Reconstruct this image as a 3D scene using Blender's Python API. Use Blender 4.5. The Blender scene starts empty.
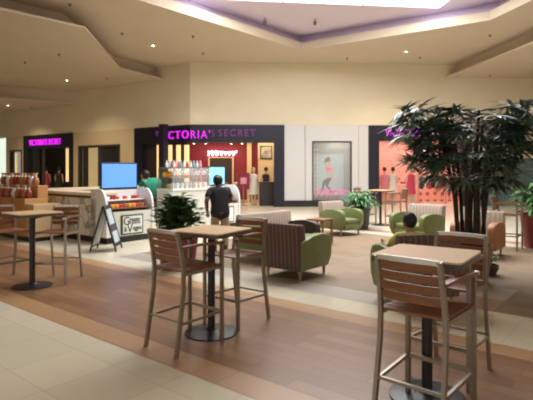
import bpy, bmesh, math, random
from mathutils import Matrix, Vector
random.seed(7)
PI = math.pi
S = bpy.context.scene
C = S.collection
HZ, FP, EYE = 170.0, 490.0, 1.65          # horizon row, focal length in pixels, eye height
R = math.radians

# ------------------------------------------------------------------ camera
cam = bpy.data.cameras.new('camera'); camo = bpy.data.objects.new('camera', cam); C.objects.link(camo)
camo.location = (0, 0, EYE); camo.rotation_euler = (R(90), 0, 0)
cam.sensor_width = 36; cam.lens = FP / 533 * 36; cam.shift_y = -(200 - HZ) / 533
cam.clip_end = 200; cam.clip_start = .05
S.camera = camo

# ------------------------------------------------------------------ materials
def mat(name, col, rough=.55, metal=0., emit=0., ecol=None, var=0., scale=8., spec=.5, alpha=None, trans=0.):
    m = bpy.data.materials.new(name); m.use_nodes = True
    nt = m.node_tree; b = nt.nodes['Principled BSDF']
    b.inputs['Base Color'].default_value = (*col, 1); b.inputs['Roughness'].default_value = rough
    b.inputs['Metallic'].default_value = metal
    b.inputs['Specular IOR Level'].default_value = spec
    if emit:
        b.inputs['Emission Color'].default_value = (*(ecol or col), 1); b.inputs['Emission Strength'].default_value = emit
    if trans: b.inputs['Transmission Weight'].default_value = trans
    if alpha is not None: b.inputs['Alpha'].default_value = alpha
    if var:
        tc = nt.nodes.new('ShaderNodeTexCoord'); n = nt.nodes.new('ShaderNodeTexNoise'); n.inputs['Scale'].default_value = scale
        n.inputs['Detail'].default_value = 3
        r = nt.nodes.new('ShaderNodeValToRGB')
        r.color_ramp.elements[0].position = .3; r.color_ramp.elements[1].position = .7
        r.color_ramp.elements[0].color = (*[c * (1 - var) for c in col], 1)
        r.color_ramp.elements[1].color = (*[min(1, c * (1 + var)) for c in col], 1)
        nt.links.new(tc.outputs['Object'], n.inputs['Vector']); nt.links.new(n.outputs['Fac'], r.inputs['Fac'])
        nt.links.new(r.outputs['Color'], b.inputs['Base Color'])
    return m

def brick_mat(name, c1, c2, mortar, w, h, rough=.4, msize=.004, rot=0, spec=.5, offset=.5):
    m = mat(name, c1, rough, spec=spec); nt = m.node_tree; b = nt.nodes['Principled BSDF']
    tc = nt.nodes.new('ShaderNodeTexCoord'); mp = nt.nodes.new('ShaderNodeMapping'); mp.inputs['Rotation'].default_value = (0, 0, rot)
    br = nt.nodes.new('ShaderNodeTexBrick'); br.inputs['Color1'].default_value = (*c1, 1); br.inputs['Color2'].default_value = (*c2, 1)
    br.inputs['Mortar'].default_value = (*mortar, 1); br.inputs['Scale'].default_value = 1
    br.inputs['Brick Width'].default_value = w; br.inputs['Row Height'].default_value = h; br.inputs['Mortar Size'].default_value = msize
    br.offset = offset
    n = nt.nodes.new('ShaderNodeTexNoise'); n.inputs['Scale'].default_value = 3
    mx = nt.nodes.new('ShaderNodeMix'); mx.data_type = 'RGBA'; mx.blend_type = 'OVERLAY'; mx.inputs[0].default_value = .25
    nt.links.new(tc.outputs['Object'], mp.inputs['Vector']); nt.links.new(mp.outputs['Vector'], br.inputs['Vector'])
    nt.links.new(mp.outputs['Vector'], n.inputs['Vector'])
    nt.links.new(br.outputs['Color'], mx.inputs[6]); nt.links.new(n.outputs['Color'], mx.inputs[7])
    nt.links.new(br.outputs['Color'], b.inputs['Base Color'])
    return m

def wood_mat(name, c1, c2, rough=.4, axis='X', scale=6):
    m = mat(name, c1, rough); nt = m.node_tree; b = nt.nodes['Principled BSDF']
    tc = nt.nodes.new('ShaderNodeTexCoord'); mp = nt.nodes.new('ShaderNodeMapping')
    mp.inputs['Scale'].default_value = (1, 9, 9) if axis == 'X' else (9, 1, 9)
    n = nt.nodes.new('ShaderNodeTexNoise'); n.inputs['Scale'].default_value = scale; n.inputs['Detail'].default_value = 4
    r = nt.nodes.new('ShaderNodeValToRGB'); r.color_ramp.elements[0].position = .3; r.color_ramp.elements[1].position = .7
    r.color_ramp.elements[0].color = (*c1, 1); r.color_ramp.elements[1].color = (*c2, 1)
    nt.links.new(tc.outputs['Object'], mp.inputs['Vector']); nt.links.new(mp.outputs['Vector'], n.inputs['Vector'])
    nt.links.new(n.outputs['Fac'], r.inputs['Fac']); nt.links.new(r.outputs['Color'], b.inputs['Base Color'])
    return m

def stripe_mat(name, cols, pitch=.11, rough=.85):
    """upholstery woven in vertical stripes broken into dashes"""
    m = mat(name, cols[0], rough); nt = m.node_tree; b = nt.nodes['Principled BSDF']
    tc = nt.nodes.new('ShaderNodeTexCoord'); sp = nt.nodes.new('ShaderNodeSeparateXYZ')
    nt.links.new(tc.outputs['Object'], sp.inputs[0])
    def math_(op, a, v):
        q = nt.nodes.new('ShaderNodeMath'); q.operation = op
        nt.links.new(a, q.inputs[0])
        if isinstance(v, (int, float)): q.inputs[1].default_value = v
        else: nt.links.new(v, q.inputs[1])
        return q.outputs[0]
    u = math_('MULTIPLY', sp.outputs['X'], 1 / pitch)
    fr = math_('FRACT', u, 0)
    n = nt.nodes.new('ShaderNodeTexNoise'); n.inputs['Scale'].default_value = 14
    nt.links.new(tc.outputs['Object'], n.inputs['Vector'])
    f2 = math_('ADD', fr, math_('MULTIPLY', n.outputs['Fac'], .25))
    r = nt.nodes.new('ShaderNodeValToRGB'); r.color_ramp.interpolation = 'CONSTANT'
    els = r.color_ramp.elements
    els[0].position = 0; els[0].color = (*cols[0], 1); els[1].position = .4; els[1].color = (*cols[1], 1)
    e = els.new(.62); e.color = (*cols[2], 1); e = els.new(.8); e.color = (*cols[0], 1)
    nt.links.new(f2, r.inputs['Fac']); nt.links.new(r.outputs['Color'], b.inputs['Base Color'])
    return m

M = {}
M['wall'] = mat('cream_wall_paint', (.78, .69, .52), .8, var=.03, scale=.7)
M['ceiling'] = mat('ceiling_paint', (.62, .52, .40), .85, var=.03, scale=.6)
M['coffer'] = mat('coffer_daylight_tint', (.74, .64, .77), .85)  # lilac cast of the cool daylight is put into the paint colour
M['panel_white'] = mat('white_panel', (.66, .65, .65), .5)
M['pil'] = mat('beige_pilaster', (.72, .58, .40), .6)
M['black'] = mat('black_storefront_metal', (.012, .012, .028), .35)
M['blackp'] = mat('black_powder_coat', (.02, .02, .025), .4)
M['kick'] = mat('black_kickplate', (.02, .018, .02), .4)
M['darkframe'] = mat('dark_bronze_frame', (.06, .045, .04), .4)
M['tile'] = brick_mat('cream_floor_tile', (.74, .68, .52), (.70, .64, .50), (.62, .56, .44), .6, .6, .22, .006, offset=0)
M['wood'] = brick_mat('red_wood_plank', (.23, .118, .06), (.325, .18, .098), (.17, .085, .045), .9, .15, .33, .004)
M['woodlight'] = brick_mat('tan_wood_plank', (.50, .30, .16), (.46, .27, .14), (.3, .17, .1), .9, .3, .33, .004)
M['lounge'] = brick_mat('lounge_tan_tile', (.235, .165, .10), (.30, .21, .13), (.21, .15, .095), .5, .25, .6, .004)
M['grey'] = brick_mat('grey_border_tile', (.36, .325, .28), (.40, .35, .29), (.3, .27, .22), .6, .5, .4, .004)
M['redtile'] = brick_mat('redbrown_border_tile', (.30, .17, .11), (.34, .2, .13), (.26, .16, .1), .6, .5, .4, .004)
M['alu'] = mat('brushed_aluminium', (.34, .295, .245), .4, .7)
M['alub'] = mat('bright_aluminium', (.72, .70, .68), .32, .8)
M['slat'] = wood_mat('brown_slat', (.22, .085, .04), (.30, .125, .06), .42)
M['top'] = wood_mat('maple_laminate', (.80, .54, .28), (.86, .61, .34), .3)
M['edge'] = mat('grey_table_edge', (.10, .09, .085), .4)
M['green'] = mat('green_leather', (.185, .225, .08), .42, var=.06, scale=5)
M['stripe_dark'] = stripe_mat('striped_brown_fabric', [(.12, .07, .06), (.22, .15, .10), (.085, .06, .075)], .075)
M['stripe_skylit'] = stripe_mat('striped_skylit_fabric', [(.44, .34, .28), (.30, .20, .16), (.52, .45, .36)], .09)  # lit copy of the striped fabric, skylight put into its paler colours
M['brownleather'] = mat('brown_leather', (.055, .03, .028), .42)
M['tanleather'] = mat('russet_leather', (.36, .145, .065), .45, var=.06)
M['legwood'] = mat('pale_leg_wood', (.45, .27, .13), .5)
M['maroon'] = mat('maroon_planter', (.15, .02, .03), .45)
M['potred'] = mat('red_planter', (.22, .035, .035), .45)
M['potbrown'] = mat('brown_planter', (.30, .17, .09), .55)
M['potdark'] = mat('dark_planter', (.05, .04, .04), .5)
M['soil'] = mat('soil', (.04, .025, .015), .9, var=.3, scale=40)
M['leaf'] = mat('dark_leaf', (.065, .15, .045), .35, var=.4, scale=7)
M['leafpalm'] = mat('palm_leaf', (.075, .135, .085), .28, var=.4, scale=5)
M['leafpale'] = mat('pale_leaf', (.16, .34, .16), .45, var=.4, scale=9)
M['leafbright'] = mat('bright_leaf', (.07, .22, .05), .45, var=.4, scale=8)
M['stem'] = mat('palm_stem', (.045, .03, .022), .8, var=.3, scale=20)
M['kioskwhite'] = mat('kiosk_white_laminate', (.72, .69, .62), .4)
M['shopdark'] = mat('shop_dark', (.03, .018, .018), .6)
M['shopmaroon'] = mat('shop_maroon', (.22, .015, .035), .6)
M['shopcream'] = mat('shop_cream', (.7, .55, .36), .6)
M['shoppink'] = mat('shop_pink', (.72, .38, .32), .6)
M['sign'] = mat('purple_lit_letter', (.5, .02, .55), .5, emit=1.15, ecol=(.62, .015, .72))
M['signdim'] = mat('purple_unlit_letter', (.20, .035, .24), .4, emit=.08, ecol=(.6, .02, .7))
M['neon'] = mat('pink_neon', (1, .5, .8), .5, emit=5, ecol=(1, .55, .8))
M['neonred'] = mat('red_script', (.8, .05, .3), .5, emit=.3)
M['goldlight'] = mat('gold_lit_panel', (.9, .65, .3), .5, emit=.9, ecol=(1, .72, .34))
M['glass'] = mat('clear_glass', (.9, .95, .95), .04, alpha=.13)
M['glassdark'] = mat('tinted_shop_glass', (.05, .06, .07), .06, alpha=.35)
M['teal'] = mat('teal_glass', (.10, .155, .165), .2)
M['screen'] = mat('blue_screen', (.1, .25, .6), .3, emit=1.0, ecol=(.10, .27, .80))
M['screencyan'] = mat('cyan_screen', (.2, .6, .8), .3, emit=1.0, ecol=(.22, .62, .74))
M['sky'] = mat('skylight_glazing', (1, 1, 1), .5, emit=9, ecol=(.97, .98, 1))
M['lamp'] = mat('lamp_lens', (1, 1, .9), .5, emit=18, ecol=(1, .86, .6))
M['lamptrim'] = mat('lamp_trim', (.8, .75, .65), .5)
M['sensor'] = mat('sprinkler_metal', (.18, .14, .11), .5)
M['skin_dark'] = mat('skin_dark', (.17, .085, .055), .55)
M['skin_mid'] = mat('skin_mid', (.42, .22, .13), .55)
M['hair'] = mat('black_hair', (.012, .01, .012), .5, var=.3, scale=60)
M['shirt_black'] = mat('black_shirt', (.022, .02, .028), .8, var=.15)
M['khaki'] = mat('khaki_cloth', (.52, .38, .25), .8)
M['shirt_green'] = mat('green_shirt', (.012, .24, .14), .8, var=.1)
M['shirt_yellow'] = mat('yellow_green_shirt', (.72, .70, .16), .8)
M['jean'] = mat('dark_jeans', (.03, .04, .07), .8)
M['eye'] = mat('eye_dark', (.02, .015, .012), .2)
M['orange'] = mat('orange_peel', (.85, .35, .03), .5, var=.1)
M['lemon'] = mat('lemon_peel', (.9, .68, .08), .5, var=.1)
M['lime'] = mat('lime_peel', (.35, .5, .06), .5, var=.1)
M['red'] = mat('red_packet', (.6, .04, .03), .45)
M['redwrap'] = mat('dark_red_wrap', (.28, .035, .02), .35, var=.3)
M['amber'] = mat('amber_wrap', (.42, .16, .05), .35, var=.3)
M['white'] = mat('white_plastic', (.82, .82, .8), .4)
M['cyancup'] = mat('blue_cup', (.2, .45, .6), .4)
M['boxwood'] = wood_mat('honey_box_wood', (.46, .23, .075), (.54, .28, .10), .45)
M['boxpale'] = wood_mat('pale_box_wood', (.55, .37, .2), (.6, .42, .25), .45)
M['brownsq'] = mat('brown_strip', (.2, .08, .04), .5)
M['picture'] = mat('grey_picture', (.35, .32, .30), .5, var=.6, scale=4)
M['posterblue'] = mat('pale_blue_poster', (.46, .56, .58), .5, var=.05, scale=2)
M['posterdark'] = mat('poster_dark', (.05, .05, .07), .6)
M['ink'] = mat('dark_ink', (.03, .04, .05), .6)
M['inkgreen'] = mat('green_ink', (.012, .055, .028), .6)
M['paper'] = mat('sign_paper', (.8, .8, .76), .6)
M['daylight'] = mat('corridor_daylight_glow', (.7, .8, .72), .4, emit=1.0, ecol=(.72, .84, .74))
M['cloth_red'] = mat('red_garment', (.55, .05, .1), .8)
M['cloth_white'] = mat('white_garment', (.75, .7, .62), .8)
M['cloth_pink'] = mat('pink_garment', (.75, .3, .4), .8)
M['cloth_dark'] = mat('dark_garment', (.03, .025, .03), .8)
M['mann'] = mat('mannequin_skin', (.62, .42, .3), .5)
M['metalgrey'] = mat('grey_metal', (.3, .3, .3), .4, .6)

# ------------------------------------------------------------------ mesh builder
class MB:
    def __init__(s, xf=None): s.bm = bmesh.new(); s.xf = xf or Matrix.Identity(4)
    def _fin(s, geom_verts, m=None, mi=0, faces=None):
        mtx = s.xf @ m if m is not None else s.xf
        bmesh.ops.transform(s.bm, matrix=mtx, verts=geom_verts)
        if mi:
            for f in {f for v in geom_verts for f in v.link_faces}: f.material_index = mi
    def box(s, c, size, rz=0, bevel=0, rx=0, ry=0, mi=0, seg=2):
        r = bmesh.ops.create_cube(s.bm, size=1); vs = r['verts']
        bmesh.ops.scale(s.bm, vec=size, verts=vs)
        if bevel:
            es = list({e for v in vs for e in v.link_edges})
            b = bmesh.ops.bevel(s.bm, geom=es, offset=bevel, segments=seg, affect='EDGES', profile=.5)
            vs = list({v for f in b['faces'] for v in f.verts} | {v for v in vs if v.is_valid})
        s._fin(vs, Matrix.Translation(c) @ Matrix.Rotation(rz, 4, 'Z') @ Matrix.Rotation(ry, 4, 'Y') @ Matrix.Rotation(rx, 4, 'X'), mi)
        return s
    def b(s, x0, x1, y0, y1, z0, z1, bevel=0, mi=0):
        return s.box(((x0+x1)/2, (y0+y1)/2, (z0+z1)/2), (x1-x0, y1-y0, z1-z0), bevel=bevel, mi=mi)
    def lathe(s, prof, c=(0, 0, 0), seg=20, mi=0, m=None):
        rings = []; vs = []
        for r, z in prof:
            if r < 1e-5: ring = [s.bm.verts.new((0, 0, z))]
            else: ring = [s.bm.verts.new((r*math.cos(2*PI*k/seg), r*math.sin(2*PI*k/seg), z)) for k in range(seg)]
            rings.append(ring); vs += ring
        for a, b in zip(rings, rings[1:]):
            for k in range(seg):
                k2 = (k+1) % seg
                if len(a) == 1 and len(b) == 1: continue
                if len(a) == 1: s.bm.faces.new((a[0], b[k2], b[k]))
                elif len(b) == 1: s.bm.faces.new((a[k], a[k2], b[0]))
                else: s.bm.faces.new((a[k], a[k2], b[k2], b[k]))
        for ring, fl in ((rings[0], True), (rings[-1], False)):
            if len(ring) > 1: s.bm.faces.new(list(reversed(ring)) if fl else ring)
        s._fin(vs, Matrix.Translation(c) @ (m or Matrix.Identity(4)), mi); return s
    def cyl(s, c, r, h, seg=20, mi=0, m=None): return s.lathe([(r, 0), (r, h)], c, seg, mi, m)
    def ball(s, c, r, sc=(1, 1, 1), seg=12, mi=0, m=None):
        q = bmesh.ops.create_uvsphere(s.bm, u_segments=seg, v_segments=max(6, seg*2//3), radius=r); vs = q['verts']
        bmesh.ops.scale(s.bm, vec=sc, verts=vs)
        s._fin(vs, Matrix.Translation(c) @ (m or Matrix.Identity(4)), mi); return s
    def tube(s, pts, r, seg=8, mi=0, sq=None):
        """round (or sq=(w,h) rectangular) tube through the points; r may be a list"""
        pts = [Vector(p) for p in pts]; n = len(pts); rs = r if isinstance(r, (list, tuple)) else [r]*n
        rings = []; vs = []
        for i, p in enumerate(pts):
            t = (pts[min(i+1, n-1)] - pts[max(i-1, 0)]).normalized()
            up = Vector((1, 0, 0)) if abs(t.x) < .9 else Vector((0, 0, 1))
            u = (up - t*up.dot(t)).normalized(); w = t.cross(u)
            if sq: offs = [(sq[0]/2, sq[1]/2), (-sq[0]/2, sq[1]/2), (-sq[0]/2, -sq[1]/2), (sq[0]/2, -sq[1]/2)]
            else: offs = [(rs[i]*math.cos(2*PI*k/seg), rs[i]*math.sin(2*PI*k/seg)) for k in range(seg)]
            ring = [s.bm.verts.new(p + u*a + w*b) for a, b in offs]; rings.append(ring); vs += ring
        for a, b in zip(rings, rings[1:]):
            k_ = len(a)
            for k in range(k_): s.bm.faces.new((a[k], a[(k+1) % k_], b[(k+1) % k_], b[k]))
        s.bm.faces.new(list(reversed(rings[0]))); s.bm.faces.new(rings[-1])
        s._fin(vs, None, mi); return s
    def prism(s, poly, h, m=None, mi=0, bevel=0):
        """polygon in local XY pushed from z=0 to z=h, then placed by m"""
        lo = [s.bm.verts.new((x, y, 0)) for x, y in poly]; hi = [s.bm.verts.new((x, y, h)) for x, y in poly]
        n = len(poly)
        s.bm.faces.new(list(reversed(lo))); s.bm.faces.new(hi)
        for k in range(n): s.bm.faces.new((lo[k], lo[(k+1) % n], hi[(k+1) % n], hi[k]))
        vs = lo + hi
        if bevel:
            es = [e for f in (lo[0].link_faces[:] + hi[0].link_faces[:]) for e in f.edges]
            es = [e for e in set(es) if (e.verts[0] in lo and e.verts[1] in lo) or (e.verts[0] in hi and e.verts[1] in hi)]
            q = bmesh.ops.bevel(s.bm, geom=es, offset=bevel, segments=3, affect='EDGES', profile=.5)
            vs = list({v for f in q['faces'] for v in f.verts} | {v for v in vs if v.is_valid})
            vs = list({v for v0 in vs for f in v0.link_faces for v in f.verts})
        s._fin(vs, m, mi); return s
    def face(s, pts, mi=0):
        f = s.bm.faces.new([s.bm.verts.new(s.xf @ Vector(p)) for p in pts]); f.material_index = mi; return s
    def build(s, name, m, parent=None, smooth=True, loc=None, rz=0):
        me = bpy.data.meshes.new(name)
        bmesh.ops.recalc_face_normals(s.bm, faces=s.bm.faces)
        s.bm.to_mesh(me); s.bm.free()
        for q in (m if isinstance(m, (list, tuple)) else [m]): me.materials.append(M[q] if isinstance(q, str) else q)
        if smooth:
            for p in me.polygons: p.use_smooth = True
            me.set_sharp_from_angle(angle=R(38))
        o = bpy.data.objects.new(name, me); C.objects.link(o)
        if parent: o.parent = parent
        if loc is not None: o.location = loc; o.rotation_euler = (0, 0, rz)
        return o

def tag(o, label, cat, group=None, kind=None):
    if label: o['label'] = label
    if cat: o['category'] = cat
    if group: o['group'] = group
    if kind: o['kind'] = kind
    return o
def thing(name, label, cat, loc=(0, 0, 0), rz=0, group=None):
    o = bpy.data.objects.new(name, None); C.objects.link(o); o.empty_display_size = .1
    o.location = loc; o.rotation_euler = (0, 0, rz)
    return tag(o, label, cat, group)
def struct(o): o['kind'] = 'structure'; return o
def dup(root, loc, rz, label, group=None):
    r = root.copy(); C.objects.link(r); r.location = loc; r.rotation_euler = (0, 0, rz); r['label'] = label
    if group: r['group'] = group
    for ch in list(root.children):
        c = ch.copy(); C.objects.link(c); c.parent = r
        for g in ch.children:
            d = g.copy(); C.objects.link(d); d.parent = c
    return r
def script_mesh(o):  # evaluated mesh of a temporary object
    dg = bpy.context.evaluated_depsgraph_get(); me = bpy.data.meshes.new_from_object(o.evaluated_get(dg)); return me
def text(name, s, w, h, m, parent, loc, rot, ext=.02, fit=True, spacing=1.0):
    cu = bpy.data.curves.new('t', 'FONT'); cu.body = s; cu.size = 1; cu.extrude = .02; cu.align_x = 'CENTER'; cu.align_y = 'CENTER'
    cu.space_character = spacing
    t = bpy.data.objects.new('t', cu); C.objects.link(t); bpy.context.view_layer.update()
    me = script_mesh(t); bpy.data.objects.remove(t)
    xs = [v.co.x for v in me.vertices]; ys = [v.co.y for v in me.vertices]
    cx, cy = (min(xs)+max(xs))/2, (min(ys)+max(ys))/2
    sx, sy = w/(max(xs)-min(xs)), h/(max(ys)-min(ys))
    for v in me.vertices: v.co = ((v.co.x-cx)*sx, (v.co.y-cy)*sy, v.co.z/.02*ext)
    me.name = name; me.materials.clear(); me.materials.append(M[m])
    o = bpy.data.objects.new(name, me); C.objects.link(o); o.parent = parent
    o.location = loc; o.rotation_euler = rot
    return o

# ------------------------------------------------------------------ axes of the mall: d along the concourse, n across it
TH = R(39); RZ = -TH
D = Vector((math.cos(TH), -math.sin(TH), 0)); N = Vector((math.sin(TH), math.cos(TH), 0))
FN, FMN, FD, FMD = RZ, RZ + PI, RZ - PI/2, RZ + PI/2       # headings: facing n, -n, d, -d

class Frame:                                                 # a wall plane: x to the right, y into the wall, z up
    def __init__(s, o, rz): s.o = Vector(o); s.rz = rz; s.m = Matrix.Translation(s.o) @ Matrix.Rotation(rz, 4, 'Z')
    def x(s, px, y=0):
        u = Vector((math.cos(s.rz), math.sin(s.rz))); v = Vector((-u.y, u.x)); k = (px-266.5)/FP
        p = s.o.xy + v*y                                     # (p.x+u.x t) = k (p.y+u.y t)
        return (k*p.y - p.x) / (u.x - k*u.y)
    def z(s, px, py, y=0):
        t = s.x(px, y); p = s.m @ Vector((t, y, 0)); return EYE + (HZ-py)*p.y/FP
    def pt(s, x, y, z=0): return s.m @ Vector((x, y, z))
FR = Frame((-3.4, 21.8, 0), math.atan2(.55, 11.5))
FL = Frame((-3.4, 21.8, 0), -math.atan2(.556, .831))

# ------------------------------------------------------------------ floor
fl = MB()
mats = ['tile', 'woodlight', 'wood', 'grey', 'lounge', 'redtile']
def strip(b0, b1, mi, a0=-48, a1=40): fl.face([(a0, b0, 0), (a1, b0, 0), (a1, b1, 0), (a0, b1, 0)], mi)
strip(-20, 2.68, 0); strip(2.68, 2.98, 1); strip(2.98, 4.72, 2); strip(4.72, 5.0, 1)
strip(5.0, 5.48, 0)
strip(5.48, 6.0, 0, -48, -8.1); strip(5.48, 6.0, 3, -8.1, -2.2); strip(5.48, 6.1, 0, -2.2, 40)
strip(6.0, 6.1, 4, -8.1, -2.2); strip(6.0, 11.5, 0, -48, -8.1)
strip(6.1, 11.5, 4, -8.1, -2.2)
strip(6.1, 6.7, 5, -2.2, -1.55); strip(6.7, 7.4, 3, -2.2, -1.55); strip(7.4, 11.5, 4, -2.2, -1.55)
for k in range(16):
    strip(6.1, 11.5, [4, 5, 3][k % 3], -1.55+k*.45, -1.1+k*.45)
strip(6.1, 11.5, 0, 5.65, 40)
strip(11.5, 12.0, 0); strip(12.0, 12.35, 5, -8.1, 40); strip(12.0, 12.35, 0, -48, -8.1)
strip(12.35, 70, 0)
struct(fl.build('floor', mats, smooth=False, loc=(0, 0, 0), rz=RZ))

# ------------------------------------------------------------------ ceiling with coffer and skylight
CH, UH, SH = 6.45, 7.1, 7.2
coffer = [(-6.6, 10.4), (1.42, 19.6), (7.16, 15.7), (8.3, 9.5), (3.5, 5.0), (-4.0, 6.0)]
cen = Vector((1.2, 12))
def grow(poly, g):
    out = []; n = len(poly)
    for i in range(n):
        p0, p1, p2 = Vector(poly[i-1]), Vector(poly[i]), Vector(poly[(i+1) % n])
        e1 = (p1-p0).normalized(); e2 = (p2-p1).normalized()
        n1 = Vector((-e1.y, e1.x)); n2 = Vector((-e2.y, e2.x))
        if n1.dot(p1-cen) < 0: n1 = -n1
        if n2.dot(p1-cen) < 0: n2 = -n2
        q = (n1+n2); out.append(tuple(p1 + q*(g/(1+n1.dot(n2)))))
    return out
def holed(outer, hole, z):
    m = MB(); es = []
    for poly in (outer, hole):
        vs = [m.bm.verts.new((x, y, z)) for x, y in poly]
        es += [m.bm.edges.new((vs[k], vs[(k+1) % len(vs)])) for k in range(len(vs))]
    bmesh.ops.triangle_fill(m.bm, edges=es, use_beauty=True)
    return m
def skirt(m, poly, z0, z1):
    n = len(poly)
    for k in range(n):
        (x0, y0), (x1, y1) = poly[k], poly[(k+1) % n]
        m.face([(x0, y0, z0), (x1, y1, z0), (x1, y1, z1), (x0, y0, z1)])
outer = [(-38, -5), (30, -5), (30, 44), (-38, 44)]
cm = holed(outer, coffer, CH); skirt(cm, coffer, CH, CH+.3)
struct(cm.build('ceiling', 'ceiling', smooth=False))
big = grow(coffer, .4)
lm = holed(big, coffer, CH+.3); skirt(lm, big, CH+.3, UH)
struct(lm.build('trim_1', 'coffer', smooth=False))
sky = [(-2.1, 15.6), (5.8, 16.5), (6.5, 9.6), (-1.8, 8.8)]
um = holed(big, sky, UH); skirt(um, sky, UH, SH)
struct(um.build('ceiling_coffer', 'coffer', smooth=False))
gm = MB(); gm.face([(x, y, SH-.02) for x, y in sky])
struct(gm.build('window_1', 'sky', smooth=False))
mm = MB()
for k in range(1, 6):
    t = k/6
    a = Vector(sky[0]).lerp(Vector(sky[1]), t); b = Vector(sky[3]).lerp(Vector(sky[2]), t)
    mm.tube([(a.x, a.y, SH-.08), (b.x, b.y, SH-.08)], .03, sq=(.05, .08))
o = struct(mm.build('trim_2', 'white', smooth=False))

# dropped ceiling panels: thin slab with a deeper block set back above it
def soffit(name, poly, z, back):
    m = MB(); m.prism(poly, .07, Matrix.Translation((0, 0, z)))
    c = Vector((sum(p[0] for p in poly)/len(poly), sum(p[1] for p in poly)/len(poly)))
    m.prism(back, CH-z-.07, Matrix.Translation((0, 0, z+.07)))
    return struct(m.build(name, 'ceiling', smooth=False))
soffit('trim_3', [(-4.8, 22.9), (-6.1, 20.4), (-5.4, 14.6), (-9.4, 10.3), (-26, 12), (-26, 33.5), (-13.4, 28.55)], 5.86,
       [(-5.15, 23.2), (-6.5, 20.6), (-6.25, 15.0), (-9.9, 11.2), (-25, 12.8), (-25, 32.8), (-13.2, 28.4)])
p0 = FL.pt(FL.x(78), .0); p1 = FL.pt(-24, 0)
soffit('trim_4', [(p0.x, p0.y), (p1.x, p1.y), (-26, 24), (-13.1, 24.2)], 5.2, [(p0.x, p0.y), (p1.x, p1.y), (-26, 24.3), (-13.2, 24.5)])
soffit('trim_5', [(8.15, 22.6), (8.85, 16.3), (9.6, 9), (20, 8), (20, 23.2)], 5.86, [(8.6, 22.6), (9.3, 16.3), (10.0, 9.2), (19.8, 8.2), (19.8, 23.2)])

# downlights and sprinkler heads
def cpt(px, py, h): y = (h-EYE)*FP/(HZ-py); return Vector(((px-266.5)/FP*y, y, h))
lamp0 = None
for px, py, h, lab in ((153, 45, CH, 'round lit downlight in the main ceiling left of the skylight'), (406, 51, CH, 'round lit downlight in the ceiling right of the skylight'),
                  (67, 80, 5.86, 'round lit downlight in the large dropped ceiling panel'), (8, 105, 5.2, 'round lit downlight in the lowest dropped panel at far left')):
    p = cpt(px, py, h)
    if lamp0 is None:
        lamp0 = thing('ceiling_downlight', lab, 'ceiling light', p, 0, 'recessed ceiling downlights')
        MB().lathe([(.13, 0), (.17, 0), (.17, -.02), (.13, -.03)]).build('trim_ring', 'lamptrim', lamp0)
        MB().lathe([(.14, -.004), (.14, -.022), (.0, -.034)]).build('lens', 'lamp', lamp0)
    else: dup(lamp0, p, 0, lab)
    l = bpy.data.lights.new('downlight_lamp', 'SPOT'); l.energy = 420; l.color = (1, .8, .5); l.spot_size = R(130); l.spot_blend = .8; l.shadow_soft_size = .12
    lo = bpy.data.objects.new('downlight_lamp', l); C.objects.link(lo); lo.location = p - Vector((0, 0, .06))
spr0 = None
for px, py, h, lab in ((70, 4, CH, 'ceiling sprinkler head beside the edge of the large dropped panel'), (122, 33, CH, 'ceiling sprinkler head left of the left downlight'), (193, 36, CH, 'ceiling sprinkler head right of the left downlight'),
                  (59, 54, 5.86, 'sprinkler head on the dropped panel above its downlight'), (25, 62, 5.86, 'leftmost sprinkler head on the large dropped panel'), (107, 78, 5.86, 'sprinkler head right of the downlight on the dropped panel'),
                  (31, 107, 5.2, 'sprinkler head on the lowest dropped panel'), (420, 57, CH, 'sprinkler head beside the right ceiling downlight'), (347, 58, CH, 'sprinkler head between coffer tip and right downlight'),
                  (490, 35, CH, 'sprinkler head near the right dropped panel'), (490, 75, 5.86, 'sprinkler head on the right dropped panel'), (203, 53, CH, 'sprinkler head above the wall corner')):
    p = cpt(px, py, h)
    if spr0 is None:
        spr0 = thing('ceiling_sprinkler', lab, 'sprinkler', p, 0, 'ceiling sprinkler heads')
        MB().lathe([(.055, 0), (.055, -.012), (.02, -.02), (.02, -.06)], seg=10).build('escutcheon', 'sensor', spr0)
        MB().lathe([(.045, -.06), (.045, -.068), (0, -.07)], seg=10).build('deflector', 'sensor', spr0)
    else: dup(spr0, p, 0, lab)
tk = None
for px, py, lab in ((265, 18, 'dark track spotlight in the coffer below the skylight'), (315, 19, 'small track spotlight right of centre in the coffer')):
    p = cpt(px, py, UH)
    if tk is None:
        tk = thing('coffer_spotlight', lab, 'spotlight', p, 0, 'coffer spotlights')
        MB().cyl((0, 0, -.12), .02, .12, 8).build('stem', 'sensor', tk)
        MB().lathe([(.05, -.22), (.07, -.1), (.02, -.08)], seg=12).build('lamp_head', 'sensor', tk)
    else: dup(tk, p, 0, lab)

# ------------------------------------------------------------------ walls
ZT = 3.67
struct(MB(FR.m).b(0, 20, 0, .4, ZT, CH).build('wall_back', 'wall', smooth=False))
struct(MB(FL.m).b(-26, 0, 0, .4, ZT, CH).build('wall_left', 'wall', smooth=False))
def rbox(F, px0, px1, y0, y1, z0, z1): return MB(F.m).b(F.x(px0), F.x(px1), y0, y1, z0, z1)
def sbox(name, m, F, px0, px1, y0, y1, z0, z1): return struct(rbox(F, px0, px1, y0, y1, z0, z1).build(name, m, smooth=False))
struct(MB().b(-31.3, -31, -5, 44, 0, CH).build('wall_far_left', 'wall', smooth=False))
struct(MB().b(22, 22.3, -5, 40, 0, CH).build('wall_far_right', 'wall', smooth=False))
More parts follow.
